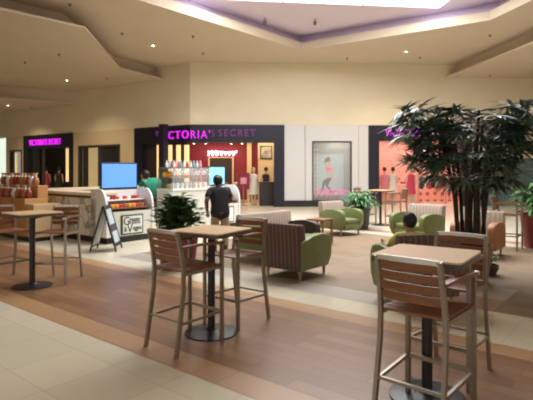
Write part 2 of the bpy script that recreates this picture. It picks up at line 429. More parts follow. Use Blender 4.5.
# white panelled pier with its show window
sbox('wall_pier_left', 'panel_white', FR, 284.5, 305, .02, .3, .28, ZT)
pier = MB(FR.m)
a, b, c, d = FR.x(305.4), FR.x(312), FR.x(352), FR.x(358.5)
zw0, zw1 = FR.z(330, 201.5), FR.z(330, 141)
pier.b(a, b, .0, .3, .28, ZT); pier.b(c, d, .0, .3, .28, ZT); pier.b(b, c, 0, .3, zw1, ZT); pier.b(b, c, 0, .3, .28, zw0)
struct(pier.build('wall_window_surround', 'panel_white', smooth=False))
sbox('wall_pier_right', 'panel_white', FR, 358.9, 368.5, .02, .3, .28, ZT)
sbox('baseboard_back', 'kick', FR, 284.5, 368.5, -.02, .3, 0, .28)
wf = MB(FR.m); t = .06
wf.b(b, b+t, .02, .2, zw0, zw1); wf.b(c-t, c, .02, .2, zw0, zw1); wf.b(b+t, c-t, .02, .2, zw1-t, zw1); wf.b(b+t, c-t, .02, .2, zw0, zw0+t)
w2 = struct(wf.build('window_2', 'darkframe', smooth=False))
MB(FR.m).b(b+t, c-t, .1, .11, zw0+t, zw1-t).build('pane', 'glass', w2)
struct(MB(FR.m).b(b-.2, c+.2, 1.25, 1.3, 0, ZT).build('wall_showcase', mat('showcase_grey', (.42, .42, .40), .6), smooth=False))
struct(MB(FR.m).b(b-.2, c+.2, .3, 1.25, zw0-.1, zw0).build('floor_showcase', 'panel_white', smooth=False))
# poster of a posing figure, pink script below, standing in the show window
px = FR.x(331); ps = thing('window_poster', 'pale blue poster of a posing woman in the show window', 'poster', FR.pt(px, .75, zw0), FR.rz)
MB().b(-.72, .72, 0, .03, .25, 2.15).build('poster_board', 'posterblue', ps)
MB().b(-.05, .05, .03, .12, 0, .3).b(-.4, .4, .03, .3, 0, .03).build('stand', 'metalgrey', ps)
def flat(pts, name, m, par, y=-.012, h=.01): return MB().prism(pts, h, Matrix.Translation((0, y, 0)) @ Matrix.Rotation(PI/2, 4, 'X')).build(name, m, par, smooth=False)
flat([(-.14, 1.95), (.0, 2.05), (.10, 1.98), (.12, 1.85), (.02, 1.78), (-.1, 1.8), (-.2, 1.72)], 'printed_hair', 'brownsq', ps)
flat([(-.06, 1.8), (.06, 1.82), (.2, 1.68), (.32, 1.4), (.2, 1.22), (.16, 1.26), (.22, 1.4), (.14, 1.5), (.15, 1.3), (.2, 1.15), (.16, 1.05), (-.05, 1.05), (-.05, 1.3), (-.12, 1.55)], 'printed_body', 'mann', ps)
flat([(-.05, 1.05), (.16, 1.05), (.1, .9), (-.02, .7), (.18, .45), (.28, .35), (.16, .36), (-.05, .6), (-.18, .75), (-.22, .5), (-.3, .35), (-.36, .36), (-.3, .6), (-.25, .9)], 'printed_legs', 'posterdark', ps)
flat([(-.13, 1.56), (.15, 1.52), (.15, 1.4), (-.08, 1.38)], 'printed_top', 'neonred', ps, -.018)
def squiggle(w, h, n, r):
    pts = []
    for k in range(n*8+1):
        t = k/(n*8); ph = t*n*2*PI
        pts.append((-w/2+w*t+.35*w/n*math.sin(ph+.6), 0, h*.5*math.cos(ph)*(.65+.35*math.sin(k*1.7))))
    m = MB(); m.tube(pts, r, 5); return m
sc = squiggle(1.5, .42, 6, .045).build('window_script', 'neonred', loc=FR.pt(px+.05, .35, zw0+.28), rz=FR.rz)
tag(sc, 'pink handwritten script across the bottom of the show window', 'lettering'); sc.location.z = zw0+.36
lt = MB()
ld = thing('bulb_string', 'column of small round bulbs left of the window poster', 'lights', FR.pt(FR.x(317.5), .5, zw0), FR.rz)
bs = MB(); bs.cyl((0, .02, 0), .012, zw1-zw0, 6)
for k in range(11):
    for q in (-.07, .07): bs.ball((q, 0, .35+k*.2), .035, seg=6, mi=1)
bs.build('bulbs', ['metalgrey', 'white'], ld)

# ------------------------------------------------------------------ storefront with the large sign (wraps the wall corner)
st = thing('storefront', 'wide black storefront with large purple sign behind the kiosk', 'storefront', (-3.4, 21.8, 0))
IM = Matrix.Translation((3.4, -21.8, 0))
zb = FR.z(230, 142.5)
f = MB(IM @ FR.m); f.b(0, FR.x(284.2), -.06, .3, zb, ZT); f.xf = IM @ FL.m; f.b(FL.x(135), 0, -.06, .3, FL.z(170, 143), ZT)
f.build('fascia', 'black', st, smooth=False)
f = MB(IM @ FR.m).b(FR.x(274), FR.x(284.2), -.06, .3, 0, zb); f.build('jamb', 'black', st, smooth=False)
f = MB(IM @ FL.m).b(FL.x(135), FL.x(143), -.06, .3, 0, FL.z(140, 143)); f.build('jamb', 'black', st, smooth=False)
f = MB(IM @ FL.m).b(FL.x(143), FL.x(183), .12, .3, 0, FL.z(170, 143)); f.build('side_panel', 'shopdark', st, smooth=False)
for i, pxs in enumerate(((156.5, 159.5), (168, 170.5), (176, 179), (184, 187.5))):
    a, b = FL.x(pxs[0]), FL.x(pxs[1])
    MB(IM @ FL.m).b(a, b, .02, .11, FL.z(pxs[0], 178 if i < 3 else 205), FL.z(pxs[0], 145)).build('lit_panel', 'goldlight', st, smooth=False)
def on_wall(F, px, py, y): return F.pt(F.x(px, y), y, F.z(px, py, y))
q = on_wall(FL, 180.5, 134.5, -.085) - st.location
def sgn(F, p0, p1, py, h, s, m, par, y, spacing=1.25):
    x0, x1 = F.x(p0, y), F.x(p1, y); pxm = (p0+p1)/2
    loc = F.pt((x0+x1)/2, y, F.z(pxm, py, y)) - par.location
    # par is unrotated
    return text('sign_letters', s, x1-x0, h, m, par, loc, (PI/2, 0, F.rz), .03, spacing=spacing)
sgn(FL, 155.5, 158.5, 133.5, .26, 'V', 'signdim', st, -.1)
sgn(FL, 168.3, 188.5, 134.8, .36, 'CTO', 'sign', st, -.1)
sgn(FR, 190.8, 209.8, 134.2, .36, "RIA'", 'sign', st, -.1)
sgn(FR, 211.2, 214.4, 133.2, .30, 'S', 'signdim', st, -.1)
sgn(FR, 218.5, 255.5, 132.8, .30, 'SECRET', 'signdim', st, -.1)
pst = MB(); pst.box((0, 0, 1.84), (.3, .3, 3.68)); pst.build('black_pillar', 'black', loc=(FL.pt(FL.x(163.5, -.7), -.7, 0)), rz=FL.rz)
tag(bpy.data.objects['black_pillar'], 'square black pillar in front of the large purple sign', 'pillar')
# the shop behind it
struct(MB(FR.m).b(-4.5, 6.5, 5.4, 5.6, 0, 3.5).build('wall_shop_back', 'shopmaroon', smooth=False))
struct(MB(FR.m).b(FR.x(274)+.6, FR.x(274)+.75, .3, 5.4, 0, 3.5).build('wall_shop_right', 'shopcream', smooth=False))
struct(MB(FR.m).b(FR.x(258, 2.6), FR.x(274)+.6, 2.6, 2.7, 0, 3.5).build('wall_shop_nook', 'shopcream', smooth=False))
struct(MB(FR.m).b(FR.x(247, 5.2), FR.x(251.5, 5.2), 5.1, 5.4, 0, 3.5).build('trim_shop_column', 'shopcream', smooth=False))
struct(MB(FR.m).prism([(.1, .32), (6.5, .32), (6.5, 5.6), (-4.5, 5.6), (-4.5, 4.0)], .15, Matrix.Translation((0, 0, 3.35))).build('ceiling_shop', mat('shop_ceiling', (.45, .34, .25), .7), smooth=False))
struct(MB(FR.m).b(-4.4, -4.3, 4.1, 5.4, 0, 3.5).build('wall_shop_left', 'shopdark', smooth=False))
dk = FR.x(221, 5.35)
struct(MB(FR.m).b(dk-.62, dk+.62, 5.3, 5.39, 0, FR.z(221, 158, 5.3)).build('door_1', 'shopdark', smooth=False))
struct(MB(FR.m).b(dk-.7, dk-.62, 5.25, 5.39, 0, FR.z(221, 157, 5.3)).b(dk+.62, dk+.7, 5.25, 5.39, 0, FR.z(221, 157, 5.3)).b(dk-.62, dk+.62, 5.25, 5.39, FR.z(221, 158, 5.3), FR.z(221, 157, 5.3)).build('trim_6', 'shopcream', smooth=False))
sq = squiggle(1.6, .3, 7, .045).build('neon_script', 'neon', loc=FR.pt(FR.x(221.5, 5.3), 5.28, FR.z(221, 153.5, 5.3)), rz=FR.rz)
tag(sq, 'glowing pinkish white script on the maroon wall inside the shop', 'neon sign')
pf = thing('framed_picture', 'framed grey photograph on the cream wall inside the shop', 'picture', FR.pt(FR.x(266.2, 2.55), 2.6, FR.z(266, 159, 2.55)), FR.rz)
MB().b(-.30, .30, -.05, 0, 0, .66).build('frame', 'blackp', pf, smooth=False)
MB().b(-.25, .25, -.06, -.05, .05, .61).build('picture_print', 'picture', pf, smooth=False)
sp0 = None
for i, (px_, py_) in enumerate(((206, 146), (231, 146.5), (242, 146), (194, 151))):
    y = 3.2; p = FR.pt(FR.x(px_, y), y, 3.35)
    lab = ['shop ceiling spotlight above the left end of the neon script', 'shop ceiling spotlight above the right end of the neon script', 'rightmost shop ceiling spotlight near the cream column', 'leftmost shop ceiling spotlight beside the gold panel'][i]
    if sp0 is None:
        sp0 = thing('shop_spotlight', lab, 'spotlight', p, 0, 'spotlights inside the maroon shop')
        MB().cyl((0, 0, -.2), .02, .2, 8).lathe([(.06, -.36), (.075, -.2), (.03, -.16)], seg=12).build('lamp_head', 'metalgrey', sp0)
        MB().lathe([(.058, -.362), (.0, -.366)], seg=12).build('lens', 'lamp', sp0)
    else: dup(sp0, p, 0, lab)

# ------------------------------------------------------------------ small storefront on the left wall
ls = thing('storefront', 'narrow black storefront with small purple sign on the left wall', 'storefront', FL.pt(FL.x(48), 0), FL.rz)
ox = FL.x(48); L0 = Matrix.Translation((-ox, 0, 0))
def lb(p0, p1, y0, y1, z0, z1): return MB(L0).b(FL.x(p0), FL.x(p1), y0, y1, z0, z1)
zs = FL.z(48, 148)
lb(24, 73, -.05, .3, zs, ZT).build('fascia', 'black', ls, smooth=False)
lb(24, 28, -.05, .3, 0, zs).build('jamb', 'black', ls, smooth=False); lb(69.5, 73, -.05, .3, 0, zs).build('jamb', 'black', ls, smooth=False)
x0, x1 = FL.x(30.5), FL.x(62)
text('sign_letters', "VICTORIA'S SECRET", x1-x0, .34, 'sign', ls, ((x0+x1)/2-ox, -.08, FL.z(46, 142)), (PI/2, 0, 0), .03, spacing=1.1)
MB(L0).b(FL.x(24)-1.6, FL.x(73)+.4, 1.5, 1.6, 0, ZT).build('back_panel', 'shopdark', ls, smooth=False)
lb(50, 53.5, 1.0, 1.1, FL.z(50, 182), zs).build('lit_panel', 'goldlight', ls, smooth=False)
lb(63.5, 65.5, 1.0, 1.1, FL.z(63, 175), zs).build('lit_panel', 'goldlight', ls, smooth=False)
lb(40.5, 42, .1, .2, 0, zs).build('door_post', 'darkframe', ls, smooth=False)
# piers, show windows
def sl(name, m, p0, p1, y0, y1, z0, z1): return struct(MB(FL.m).b(FL.x(p0), FL.x(p1), y0, y1, z0, z1).build(name, m, smooth=False))
sl('wall_pilaster', 'pil', 122.5, 135, -.08, .3, 0, ZT)
def show_window(name, pane, p0, p1, w0, w1, ty, by):
    m = MB(FL.m); a, b, c, d = [FL.x(q) for q in (p0, w0, w1, p1)]
    pm = (w0+w1)/2; zt, zb_ = FL.z(pm, ty), FL.z(pm, by)
    m.b(a, b, 0, .3, 0, ZT); m.b(c, d, 0, .3, 0, ZT); m.b(b, c, 0, .3, zt, ZT); m.b(b, c, 0, .3, 0, zb_)
    struct(m.build('wall_' + name, 'pil', smooth=False))
    f = MB(FL.m); t = .1
    f.b(b, b+t, -.03, .15, zb_, zt); f.b(c-t, c, -.03, .15, zb_, zt); f.b(b+t, c-t, -.03, .15, zt-t, zt); f.b(b+t, c-t, -.03, .15, zb_, zb_+t)
    fo = struct(f.build(name, 'darkframe', smooth=False))
    MB(FL.m).b(b+t, c-t, .05, .06, zb_+t, zt-t).build('pane', 'glassdark', fo)
    struct(MB(FL.m).b(b-.1, c+.1, 1.1, 1.2, 0, ZT).build('wall_' + name + '_backing', 'shopdark', smooth=False))
    struct(MB(FL.m).b(b-.1, c+.1, .3, 1.1, zb_-.15, zb_-.05).build('floor_' + name, 'pil', smooth=False))
    return b, c, zb_, zt
show_window('window_3', None, 73.3, 122.3, 78.5, 120, 145, 193)
show_window('window_4', None, 6, 23.7, 10, 22, 150, 194)
def lit(label, p0, p1, y0_, y1_):
    a, b = FL.x(p0, .9), FL.x(p1, .9)
    o = MB().b(-(b-a)/2, (b-a)/2, 0, .06, 0, FL.z(p0, y0_, .9)-FL.z(p0, y1_, .9)).build('backlit_panel', 'goldlight', smooth=False, loc=FL.pt((a+b)/2, .9, FL.z(p0, y1_, .9)), rz=FL.rz)
    tag(o, label, 'display panel')
lit('gold backlit panel inside the wide window left of the pilaster', 88.5, 97, 148, 193)
lit('gold backlit panel inside the narrow window at far left', 11.5, 16.5, 153, 190)
sl('corridor_glow', 'daylight', -30, 4.2, .6, .7, 0, ZT)  # glowing panel added in place of the daylit corridor beyond
for i, (q, w) in enumerate(((4.2, .15), (-14, .1))):
    x_ = FL.x(q); struct(MB(FL.m).b(x_-w/2, x_+w/2, .5, .6, 0, ZT).build('trim_%d' % (7+i), 'metalgrey', smooth=False))

# ------------------------------------------------------------------ storefront at the right, behind the palm
rs = thing('storefront', 'black storefront with pink interior half hidden by the big palm', 'storefront', FR.pt(FR.x(420), 0), FR.rz)
ox = FR.x(420); R0 = Matrix.Translation((-ox, 0, 0))
def rb(p0, p1, y0, y1, z0, z1): return MB(R0).b(FR.x(p0), FR.x(p1), y0, y1, z0, z1)
zs = FR.z(400, 141)
rb(368.8, 472, -.05, .3, zs, ZT).build('fascia', 'black', rs, smooth=False)
rb(368.8, 379, -.05, .3, 0, zs).build('jamb', 'black', rs, smooth=False); rb(462, 472, -.05, .3, 0, zs).build('jamb', 'black', rs, smooth=False)
x0, x1 = FR.x(385), FR.x(452)
text('sign_letters', "VICTORIA'S SECRET", x1-x0, .34, 'sign', rs, ((x0+x1)/2-ox, -.08, FR.z(400, 132.5)), (PI/2, 0, 0), .03, spacing=1.1)
dots = mat('pink_dotted_wallpaper', (.74, .26, .22), .7); nt = dots.node_tree
tc = nt.nodes.new('ShaderNodeTexCoord'); vo = nt.nodes.new('ShaderNodeTexVoronoi'); vo.inputs['Scale'].default_value = 2.6; vo.inputs['Randomness'].default_value = .1
rp = nt.nodes.new('ShaderNodeValToRGB'); rp.color_ramp.elements[0].position = .2; rp.color_ramp.elements[0].color = (.45, .09, .09, 1)
rp.color_ramp.elements[1].position = .3; rp.color_ramp.elements[1].color = (.84, .44, .37, 1)
nt.links.new(tc.outputs['Object'], vo.inputs['Vector']); nt.links.new(vo.outputs['Distance'], rp.inputs['Fac']); nt.links.new(rp.outputs['Color'], nt.nodes['Principled BSDF'].inputs['Base Color'])
a, b = FR.x(376), FR.x(470)
struct(MB(FR.m).b(a, b+1, 3.4, 3.5, 0, 3.5).build('wall_pink_shop_back', dots, smooth=False))
struct(MB(FR.m).b(a-.1, a, .3, 3.5, 0, 3.5).build('wall_pink_shop_left', 'shoppink', smooth=False))
struct(MB(FR.m).b(b+1, b+1.1, .3, 3.5, 0, 3.5).build('wall_pink_shop_right', 'shoppink', smooth=False))
struct(MB(FR.m).b(a-.1, b+1.1, .3, 3.5, 3.4, 3.5).build('ceiling_pink_shop', 'shoppink', smooth=False))
nq = squiggle(.8, .55, 3, .06).build('neon_script', 'neon', loc=FR.pt(FR.x(421, 3.3), 3.3, FR.z(421, 150, 3.3)), rz=FR.rz)
tag(nq, 'pink neon loop on the pink shop wall seen through palm leaves', 'neon sign')
# shopfront with teal glass at the right end
sbox('wall_right_end', 'pil', FR, 472, 477, 0, .3, 0, ZT)
zz = FR.z(505, 158)
struct(MB(FR.m).b(FR.x(477), 20, 0, .3, zz, ZT).build('wall_right_header', 'pil', smooth=False))
g = struct(MB(FR.m).b(FR.x(477), 20, .1, .14, 0, zz).build('window_6', 'teal', smooth=False))
mu = MB(FR.m)
for q in (477.6, 497, 517, 540): mu.b(FR.x(q)-.03, FR.x(q)+.03, .02, .1, 0, zz)
mu.build('mullion', 'darkframe', g, smooth=False)

# ------------------------------------------------------------------ shop lights
def area(name, loc, sx, sy, e, col, rot=(0, 0, 0)):
    l = bpy.data.lights.new(name, 'AREA'); l.shape = 'RECTANGLE'; l.size = sx; l.size_y = sy; l.energy = e; l.color = col
    o = bpy.data.objects.new(name, l); C.objects.link(o); o.location = loc; o.rotation_euler = rot; return o
area('shop_ceiling_light', FR.pt(FR.x(225, 3), 3.6, 3.3), 4, 2, 150, (1, .75, .5))
area('shop_nook_light', FR.pt(FR.x(266, 1.4), 1.6, 3.3), 1, 1, 45, (1, .78, .5))
area('pink_shop_light', FR.pt(FR.x(420, 2), 2, 3.3), 5, 1.5, 120, (1, .78, .65))
area('showcase_light', FR.pt(FR.x(332, .6), .55, 3.4), 1.4, .4, 40, (1, .9, .8))

# ------------------------------------------------------------------ mannequins, racks and tables in the shops
def mannequin(label, loc, rz, top, hair=None):
    t = thing('mannequin', label, 'mannequin', loc, rz, None)
    b = MB()
    b.lathe([(.05, .86), (.16, .9), (.17, 1.0), (.125, 1.15), (.17, 1.34), (.16, 1.42), (.05, 1.47), (.045, 1.54), (.075, 1.6), (.085, 1.68), (.06, 1.76), (0, 1.79)], m=Matrix.Diagonal((1, .65, 1, 1)), seg=14)
    for s in (-1, 1):
        b.tube([(s*.17, 0, 1.4), (s*.22, .02, 1.15), (s*.2, -.08, .9)], [.05, .042, .03], 7)
        b.tube([(s*.08, 0, .92), (s*.08, 0, .5), (s*.08, .03, .03)], [.085, .06, .04], 8)
    b.build('figure', 'mann', t)
    MB().lathe([(.185, .92), (.19, 1.0), (.145, 1.15), (.19, 1.34), (.175, 1.42), (.07, 1.46)], m=Matrix.Diagonal((1, .7, 1, 1)), seg=14).build('top', top, t)
    MB().lathe([(.24, .5), (.2, .8), (.18, .95)], m=Matrix.Diagonal((1, .75, 1, 1)), seg=14).build('skirt', top, t)
    MB().lathe([(.22, 0), (.22, .02), (.02, .03)], seg=16).build('base', 'metalgrey', t)
    if hair: MB().ball((0, .015, 1.7), .1, (1, 1.05, 1.1)).build('wig', hair, t)
    return t
mannequin('mannequin in white inside the maroon shop right of the cream column', FR.pt(FR.x(253.5, 1.2), 1.2), PI, 'cloth_white')
mannequin('dark clothed mannequin below the framed picture', FR.pt(FR.x(266, 1.9), 1.9), PI, 'cloth_dark', 'hair')
mannequin('mannequin in a red dress inside the shop left of the neon script', FR.pt(FR.x(197, 2.8), 2.8), PI, 'cloth_red', 'hair')
mannequin('dark haired mannequin in white in the pink shop doorway', FR.pt(FR.x(393, 1.4), 1.4), PI, 'cloth_white', 'hair')
mannequin('mannequin in pink at the left edge of the pink shop', FR.pt(FR.x(384.5, 1.9), 1.9), PI, 'cloth_pink', 'hair')
mannequin('mannequin in a red dress in the pink shop behind the palm', FR.pt(FR.x(411, 1.1), 1.1), PI, 'cloth_red')
mannequin('dark mannequin standing in the narrow left storefront', FL.pt(FL.x(46.5, .7), .7), PI, 'cloth_red', 'hair')
mannequin('dark dressed mannequin in the narrow left storefront, right of the gold panel', FL.pt(FL.x(59, .8), .8), PI, 'cloth_dark', 'hair')
mannequin('dark dressed mannequin inside the wide window left of the pilaster', FL.pt(FL.x(108, .7), .7, FL.z(100, 193)-.05), PI, 'cloth_dark', 'hair').scale = (1, 1, .8)
def display_table(label, loc, rz, m, w=1.2, d=.7, h=.8):
    t = thing('display_table', label, 'table', loc, rz)
    MB().b(-w/2, w/2, -d/2, d/2, h-.05, h, .01).build('tabletop', m, t, smooth=False)
    for i in (-1, 1):
        for j in (-1, 1): MB().b(i*(w/2-.05)-.03, i*(w/2-.05)+.03, j*(d/2-.05)-.03, j*(d/2-.05)+.03, 0, h-.05).build('leg', m, t, smooth=False)
    return t
dt = thing('display_counter', 'dark low display counter inside the maroon shop below the picture', 'counter', FR.pt(FR.x(267, .8), .8), FR.rz)
MB().b(-.36, .36, -.22, .22, 0, 1.05, .01).build('body', 'shopdark', dt, smooth=False)
MB().b(-.4, .4, -.25, .25, 1.05, 1.1, .01).build('countertop', 'blackp', dt, smooth=False)
dt2 = display_table('dark display table in the maroon shop behind the second screen', FR.pt(FR.x(236, 3.4), 3.4), FR.rz, 'shopdark', 1.6, .8, .9)
dt3 = display_table('white display table inside the pink shop', FR.pt(FR.x(402, 2.3), 2.3), FR.rz, 'cloth_white', 1.2, .7, .95)
def stack(lab, base, items, grp, rz):
    for k, (dx, m, lb_) in enumerate(items):
        o = MB().box((0, 0, .06), (.22, .3, .12), bevel=.02).build('folded_garment', m, loc=base + Vector((dx*math.cos(rz), dx*math.sin(rz), 0)), rz=rz); tag(o, lb_, 'garment', grp)
stack('', dt2.location + Vector((0, 0, .9)), ((-.55, 'cloth_red', 'red folded garment at the left end of the dark shop table'), (0, 'cloth_white', 'white folded garment on the dark shop table'), (.5, 'cloth_pink', 'pink folded garment at the right end of the dark shop table')), 'folded garments', FR.rz)
stack('', dt3.location + Vector((0, 0, .95)), ((-.4, 'cloth_dark', 'black folded garment on the white shop table'), (.05, 'cloth_red', 'red folded garment on the white shop table'), (.42, 'cloth_pink', 'pink folded garment on the white shop table')), 'folded garments', FR.rz)
pl = thing('sign_stand', 'maroon sign board on a stand behind the second kiosk screen', 'sign', FR.pt(FR.x(243.5, .9), .9), FR.rz)
MB().cyl((0, 0, 0), .22, .03).cyl((0, 0, .03), .025, .9, 8).build('stand', 'metalgrey', pl)
MB().b(-.28, .28, -.02, .02, .75, 1.52).build('board', 'shopmaroon', pl, smooth=False)
MB().b(-.14, .14, -.03, -.02, 1.0, 1.3).build('printed_square', 'cloth_pink', pl, smooth=False)
def rack(label, loc, rz, cols):
    t = thing('clothes_rack', label, 'clothes rack', loc, rz)
    MB().tube([(-.7, 0, 0), (-.7, 0, 1.45), (.7, 0, 1.45), (.7, 0, 0)], .018).tube([(-.7, -.25, .02), (-.7, .25, .02)], .02).tube([(.7, -.25, .02), (.7, .25, .02)], .02).build('rail', 'metalgrey', t)
    for k in range(9):
        x = -.58+k*.145; rzk = rz
        o = MB().prism([(-.05, 1.36), (.05, 1.36), (.22, 1.26), (.2, .7+.05*(k % 3)), (-.2, .7+.05*(k % 3)), (-.22, 1.26)], .05, Matrix.Rotation(PI/2, 4, 'Z') @ Matrix.Rotation(PI/2, 4, 'X')).tube([(0.025, 0, 1.35), (.025, 0, 1.46)], .008, 5).build('hanging_garment', cols[k % len(cols)], loc=Vector(loc) + Vector((x*math.cos(rz), x*math.sin(rz), 0)), rz=rz)
        tag(o, {'cloth_dark': 'black', 'cloth_red': 'red', 'cloth_white': 'white', 'cloth_pink': 'pink'}[cols[k % len(cols)]] + ' garment hanging on the ' + label, 'garment', cols[k % len(cols)][6:] + ' garments on the ' + label)
rack('clothes rack in the maroon shop before the cream column', FR.pt(FR.x(250, 3.9), 3.9), FR.rz, ['cloth_dark', 'cloth_dark', 'cloth_red'])
rack('clothes rack in the pink shop behind the palm', FR.pt(FR.x(432, 2.2), 2.2), FR.rz, ['cloth_dark', 'cloth_white', 'cloth_pink', 'cloth_red'])

# ------------------------------------------------------------------ food kiosk (local x = along d, y = along n)
KP = Vector((-3.53, 10.8, 0)); KM = Matrix.Translation(KP) @ Matrix.Rotation(RZ, 4, 'Z')
def kp(x, y, z=0): return KM @ Vector((x, y, z))
kk = thing('food_kiosk', 'white food kiosk with curved glass counter ends and a framed sign', 'kiosk', KP, RZ)
vein = mat('kiosk_printed_panel', (.70, .66, .56), .4); nt = vein.node_tree
tc = nt.nodes.new('ShaderNodeTexCoord'); nz = nt.nodes.new('ShaderNodeTexNoise'); nz.inputs['Scale'].default_value = 2.6; nz.inputs['Detail'].default_value = 1
rp = nt.nodes.new('ShaderNodeValToRGB'); e = rp.color_ramp.elements; e[0].position = .455; e[0].color = (.70, .66, .56, 1); e[1].position = .545; e[1].color = (.70, .66, .56, 1)
q = e.new(.5); q.color = (.25, .23, .19, 1)
nt.links.new(tc.outputs['Object'], nz.inputs['Vector']); nt.links.new(nz.outputs['Fac'], rp.inputs['Fac']); nt.links.new(rp.outputs['Color'], nt.nodes['Principled BSDF'].inputs['Base Color'])
M['vein'] = vein
MB().b(-4.3, -.42, 0, .55, .14, 1.0).b(-4.3, -3.75, .55, 4.4, .14, 1.0).build('counter_wall', 'vein', kk, smooth=False)
MB().b(-4.33, -.42, -.03, .58, 1.06, 1.13, .008).b(-4.33, -3.72, .58, 4.4, 1.06, 1.13, .008).build('counter_top', 'pil', kk)
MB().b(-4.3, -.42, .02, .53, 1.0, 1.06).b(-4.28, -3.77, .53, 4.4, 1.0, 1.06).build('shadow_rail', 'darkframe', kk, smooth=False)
MB().b(-4.26, -.04, .04, .5, 0, .14).b(-4.26, -3.8, .5, 4.36, 0, .14).b(-.6, -.04, .04, 4.36, 0, .14).build('kick_base', 'kick', kk, smooth=False)
def profile(x_front=0, x_back=-.62, top=1.22, low=.74):
    pts = [(x_back, .14), (x_front, .14), (x_front, low)]
    for k in range(9):
        t = k/8*PI/2; pts.append((x_front - (1-math.cos(t))*.5*(x_front-x_back)*1.6*.55, low + math.sin(t)*(top-low)))
    pts.append((x_back, top)); return pts
def end_unit(y0, y1, sign):
    xz = Matrix.Translation((0, y0+.05, 0)) @ Matrix.Rotation(PI/2, 4, 'X')
    for yy in (y0+.05, y1):
        MB().prism(profile(), .05, Matrix.Translation((0, yy, 0)) @ Matrix.Rotation(PI/2, 4, 'X'), bevel=.008).build('end_panel', 'white', kk)
    MB().b(-.58, -.03, y0+.05, y1-.05, .14, .70).build('front_panel', 'kioskwhite', kk, smooth=False)
    MB().box((-.22, (y0+y1)/2, .74), (.36, y1-y0-.1, .03), ry=-.25).build('lower_shelf', 'brownsq', kk, smooth=False)
    MB().box((-.42, (y0+y1)/2, .92), (.3, y1-y0-.1, .03), ry=-.25).build('upper_shelf', 'white', kk, smooth=False)
    MB().b(-.62, -.56, y0+.05, y1-.05, .70, 1.18).build('back_panel', 'white', kk, smooth=False)
    a = y0+.30*(y1-y0); b = y0+.76*(y1-y0)
    fr = MB().b(-.03, .0, a, b, .17, .62, .005).build('framed_sign', 'inkgreen', kk)
    MB().b(.0, .006, a+.035, b-.035, .2, .59).build('sign_face', 'paper', fr, smooth=False)
    return a, b, fr
a, b, fr = end_unit(0, 1.3, True)
cy = (a+b)/2
rot = (PI/2, 0, PI/2)
text('sign_text', 'G', .15, .19, 'inkgreen', fr, (.01, a+.13, .485), rot, .004)
text('sign_text', 'reens', .28, .13, 'inkgreen', fr, (.01, a+.36, .47), rot, .004)
text('sign_text', '&', .08, .11, 'inkgreen', fr, (.01, a+.1, .295), rot, .004)
text('sign_text', 'V', .15, .2, 'inkgreen', fr, (.01, a+.22, .31), rot, .004)
text('sign_text', 'eggies', .24, .13, 'inkgreen', fr, (.01, a+.425, .295), rot, .004)
a2, b2, fr2 = end_unit(3.3, 4.4, True)
text('sign_text', 'G', .12, .16, 'inkgreen', fr2, (.01, a2+.12, .47), rot, .004)
text('sign_text', 'V', .12, .16, 'inkgreen', fr2, (.01, a2+.2, .3), rot, .004)
# glass display case between the two ends
MB().b(-.62, -.02, 1.88, 3.28, .14, 1.12).build('case_base', 'kioskwhite', kk, smooth=False)
MB().b(-.64, .0, 1.88, 3.28, 1.12, 1.17, .006).build('case_deck', 'white', kk, smooth=False)
MB().b(-.6, -.14, 1.92, 3.26, 1.69, 1.72).build('case_top', 'metalgrey', kk, smooth=False)
cg = MB(); cg.b(-.62, -.6, 1.92, 3.26, 1.17, 1.69); cg.b(-.05, -.04, 1.92, 3.26, 1.17, 1.52); cg.box((-.095, 2.59, 1.605), (.012, 1.34, .2), ry=-.5)
cg.build('case_glass', 'glass', kk, smooth=False)
pm = MB()
for yy in (1.92, 2.59, 3.26): pm.tube([(-.05, yy, 1.17), (-.05, yy, 1.51), (-.14, yy, 1.69)], .012, 6); pm.tube([(-.6, yy, 1.17), (-.6, yy, 1.7)], .012, 6)
pm.b(-.5, -.1, 1.93, 3.25, 1.44, 1.452)
pm.build('case_frame', 'metalgrey', kk)
# fruit in and on the case, bottles on top
fr0 = {}
def fruit(kind, m, r, loc, lab, grp, sc=1):
    key = kind
    if key not in fr0:
        o = thing(kind, lab, kind, loc, 0, grp); MB().ball((0, 0, r*.98), r, (1, 1, .97), 12).build('peel', m, o); MB().cyl((0, 0, r*1.9), .006, .012, 6).build('stem', 'inkgreen', o); fr0[key] = o
    else: o = dup(fr0[key], loc, random.random()*6, lab, grp)
    return o
for k in range(5): fruit('orange', 'orange', .085, kp(-.3+.1*(k % 2), 2.02+.15*k, 1.452), 'orange on the glass shelf of the display case', 'oranges in the display case')
for k in range(5): fruit('lemon', 'lemon', .085, kp(-.42+.1*(k % 2), 2.0+.17*k, 1.452) + Vector((0, 0, 0)), 'yellow lemon behind the oranges on the glass shelf', 'lemons in the display case')
for k in range(6): fruit('lime', 'lime', .07, kp(-.25, 1.97+.09*k, 1.17), 'green lime on the deck of the display case', 'limes in the display case')
for k in range(7): fruit('orange', 'orange', .085, kp(-.3, 2.5+.1*k, 1.17) if False else kp(-.22, 2.52+.11*k, 1.17), 'orange on the deck at the right of the display case', 'oranges on the case deck')
bt = None
bcols = ['white', 'cyancup', 'red', 'white', 'cloth_pink', 'amber', 'cyancup', 'white', 'red', 'lemon']
bl = {}
for k in range(16):
    m = bcols[k % 10]; yy = 1.98+k*.078; lab = {'white': 'white', 'cyancup': 'blue', 'red': 'red', 'cloth_pink': 'pink', 'amber': 'amber', 'lemon': 'yellow'}[m] + ' bottle standing on top of the glass display case'
    if m not in bl:
        o = thing('bottle', lab, 'bottle', kp(-.35, yy, 1.72), 0, lab.split()[0] + ' bottles on the display case')
        MB().lathe([(.036, 0), (.038, .02), (.038, .1), (.018, .14), (.018, .155)], seg=12).build('bottle_body', m, o)
        MB().cyl((0, 0, .155), .02, .025, 10).build('cap', 'white', o); bl[m] = o
    else: dup(bl[m], kp(-.35+.04*(k % 3), yy, 1.72), 0, lab)
cp = None
